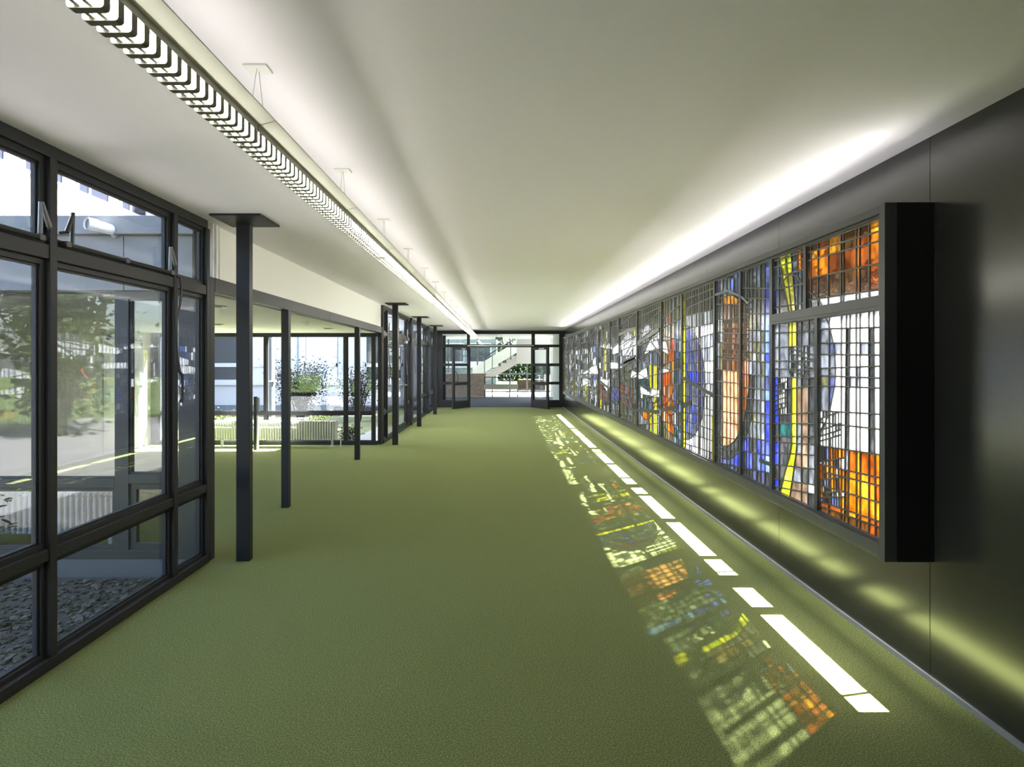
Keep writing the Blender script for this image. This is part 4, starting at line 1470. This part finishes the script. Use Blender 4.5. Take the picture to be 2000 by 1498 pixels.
def shrub(label, x, y, h, spread, stems, leaves, size, mat, seed, z0=-0.14, name='shrub', cat='shrub', leafstart=0.35):
    r = R(seed)
    t = thing(name, label, cat, (x, y, z0), 'shrubs in the courts' if cat == 'shrub' else 'trees outdoors')
    sm = MB()
    spots = []
    for i in range(stems):
        a = r.uniform(0, 2 * math.pi)
        ln_ = r.uniform(0.6, 1.0)
        tip = Vector((x + math.cos(a) * spread * r.uniform(0.2, 1), y + math.sin(a) * spread * r.uniform(0.2, 1), z0 + h * ln_))
        base = Vector((x + r.uniform(-0.06, 0.06), y + r.uniform(-0.06, 0.06), z0))
        mid = base.lerp(tip, 0.5) + Vector((0, 0, h * 0.12))
        sm.tube([base, mid, tip], [0.010 * h, 0.006 * h, 0.003 * h], 5, cap=False)
        for j in range(leaves // stems):
            f = r.uniform(leafstart, 1.05)
            p = base.lerp(mid, f * 2) if f < 0.5 else mid.lerp(tip, (f - 0.5) * 2)
            g = spread * 0.22
            spots.append(p + Vector((r.gauss(0, g), r.gauss(0, g), r.gauss(0, g))))
    sm.build('stems', 'bark', t)
    leafmesh('foliage', mat, t, spots, size, r)
    return t


shrub('large loose grey green shrub behind the long radiator', -5.95, 17.3, 1.66, 0.92, 34, 4600, 0.066, 'leaf_grey', 1)
shrub('twiggy grey green shrub right of the large one, by the path', -4.22, 17.2, 1.64, 0.66, 28, 2300, 0.058, 'leaf_grey', 2)
shrub('small yellow green bush in front of the large shrub', -4.15, 13.4, 0.62, 0.32, 14, 700, 0.055, 'leaf_lime', 3, leafstart=0.2)
shrub('low sunny yellow green plants at the left of the far court', -6.45, 13.6, 0.55, 0.45, 14, 600, 0.06, 'leaf_lime', 4, leafstart=0.2)
shrub('low green bush near the far lobby windows, right end', -3.35, 12.6, 0.38, 0.28, 12, 500, 0.05, 'leaf_green', 5, leafstart=0.1)
shrub('low green ground cover by the corner of the far court', -2.95, 15.6, 0.42, 0.35, 12, 500, 0.05, 'leaf_green', 6, leafstart=0.1)
shrub('low white flowered plant beside the radiator end', -3.1, 12.0, 0.45, 0.15, 8, 220, 0.05, 'leaf_grey', 7, leafstart=0.2)

for i, (x, y, h, s, mt, lab) in enumerate(((-10.5, -4.5, 5.5, 2.0, 'leaf_green', 'leafy tree mirrored in the lobby glazing, left one'),
                                           (-14.5, -1.0, 6.0, 2.2, 'leaf_grey', 'leafy tree mirrored in the lobby glazing, right one'),
                                           (-7.5, -8.0, 5.0, 1.9, 'leaf_green', 'leafy tree in the near court behind the camera'))):
    shrub(lab, x, y, h, s, 26, 4200, 0.22, mt, 20 + i, name='tree', cat='tree', leafstart=0.15)
for i in range(8):
    shrub('dense dark tree beyond the lawn past the stair hall, %s from the left' % ords[i], -13 + i * 5.6, 60, 8.5 + (i % 3), 1.7, 26, 3400, 0.8, 'leaf_dark', 30 + i, name='tree', cat='tree', leafstart=0.03)
hg = thing('hedge', 'dense dark hedge along the lawn beyond the stair hall windows', 'hedge', (8, 56, -0.14))
r = R(91)
leafmesh('foliage', 'leaf_dark', hg, [(r.uniform(-0.5, 22), 56 + r.gauss(0, 0.6), r.uniform(-0.1, 3.4 + 0.5 * math.sin(k_ * 0.37))) for k_ in range(9000)], 0.45, r)
hs_ = MB()
for i in range(16):
    hs_.tube([(i * 1.4, 56, -0.14), (i * 1.4 + 0.2, 56.1, 2.8)], [0.07, 0.03], 5)
hs_.build('stems', 'bark', hg)
for i in range(8):
    shrub('dark tree behind the pale building past the stained glass, %s from the near end' % ords[i], 16.5, -5 + i * 7.4, 6.2 + (i % 2), 1.9, 22, 2200, 0.42, 'leaf_dark', 50 + i, name='tree', cat='tree', leafstart=0.1)

# plant just outside the near glazing, with leaves one by one
t = thing('leafy_plant', 'leafy green plant stem against the near glazing at the left edge', 'plant', (-2.62, 3.0, -0.14))
r = R(77)
stem = [(-2.62, 3.0, -0.14), (-2.63, 3.0, 0.3), (-2.60, 3.02, 0.65), (-2.62, 3.03, 0.95)]
MB().tube(stem, [0.008, 0.007, 0.005, 0.003], 6).build('stem', 'bark', t)
for i in range(30):
    z = 0.48 + 0.5 * r.random()
    p = Vector((-2.61 + r.uniform(-0.07, 0.07), 3.02 + r.uniform(-0.09, 0.09), z))
    a = r.uniform(0, 2 * math.pi)
    d = Vector((math.cos(a), math.sin(a), r.uniform(-0.5, 0.3))).normalized()
    sd = d.cross(Vector((0, 0, 1))).normalized()
    up = sd.cross(d)
    s = r.uniform(0.035, 0.065)
    vs, fs = [], []
    for q, wv in ((0, 0.03), (0.3, 0.30), (0.6, 0.32), (0.85, 0.16), (1.0, 0.01)):
        c = p + d * s * q - up * s * 0.15 * q * q
        vs += [c - sd * s * wv + up * 0.004, c, c + sd * s * wv + up * 0.004]
    for q in range(4):
        fs += [(q * 3, q * 3 + 1, q * 3 + 4, q * 3 + 3), (q * 3 + 1, q * 3 + 2, q * 3 + 5, q * 3 + 4)]
    MB().add(vs, fs).build('leaf', 'leaf_green' if r.random() < 0.8 else 'leaf_lime', t)

# gravel and mulch bed under the near glazing
gb = tag(box('ground_bed', 'soil', None, -5.6, -2.44, -1.5, 4.69, -0.3, -0.125), 'mulch and gravel bed outside the near glazing', kind='structure')
r = R(5)


def stone_mesh(rr):
    m = MB()
    vs = []
    for z, w in ((-0.4, 0.75), (0.1, 1.0), (0.5, 0.55)):
        for k in range(6):
            a = 2 * math.pi * k / 6 + rr.uniform(-0.25, 0.25)
            q = w * rr.uniform(0.75, 1.1)
            vs.append((math.cos(a) * q, math.sin(a) * q * 0.8, z + rr.uniform(-0.1, 0.1)))
    fs = [tuple(range(5, -1, -1)), tuple(range(12, 18))]
    for L in (0, 6):
        for k in range(6):
            fs.append((L + k, L + (k + 1) % 6, L + 6 + (k + 1) % 6, L + 6 + k))
    return vs, fs


protos = []
for i, mt in enumerate(('stone_a', 'stone_b', 'stone_c', 'stone_a', 'stone_b', 'stone_c')):
    vs, fs = stone_mesh(r)
    me = bpy.data.meshes.new('stone')
    me.from_pydata(vs, [], fs)
    me.materials.append(MATS[mt])
    protos.append(me)
go = gb.location
for i in range(290):
    y = r.uniform(2.55, 4.62)
    x = -2.50 - abs(r.gauss(0, 0.42))
    if x < -4.2: x = r.uniform(-3.4, -2.5)
    s = r.uniform(0.018, 0.042)
    o = bpy.data.objects.new('stone', protos[r.randrange(6)])
    COL.objects.link(o)
    o.parent = gb
    o.location = (x, y, -0.125 + s * 0.25)
    o.scale = (s, s * r.uniform(0.7, 1.3), s * 0.8)
    o.rotation_euler = (r.uniform(-0.4, 0.4), r.uniform(-0.4, 0.4), r.uniform(0, 6.28))
mb = MB()
for i in range(5200):
    y = r.uniform(0.6, 4.65)
    x = r.uniform(-5.2, -2.47)
    s = r.uniform(0.010, 0.026)
    vs, fs = stone_mesh(r)
    a = r.uniform(0, 6.28)
    ca, sa = math.cos(a), math.sin(a)
    k_ = r.uniform(0.5, 1.4)
    mb.add([(x + s * (v[0] * ca - v[1] * sa * k_), y + s * (v[0] * sa + v[1] * ca * k_), -0.125 + s * 0.3 + s * 0.6 * v[2]) for v in vs], fs, r.choice((0, 1, 1, 1, 2)))
o = mb.build('mulch_chips', ['stone_a', 'stone_b', 'stone_c'], gb)
o['kind'] = 'stuff'
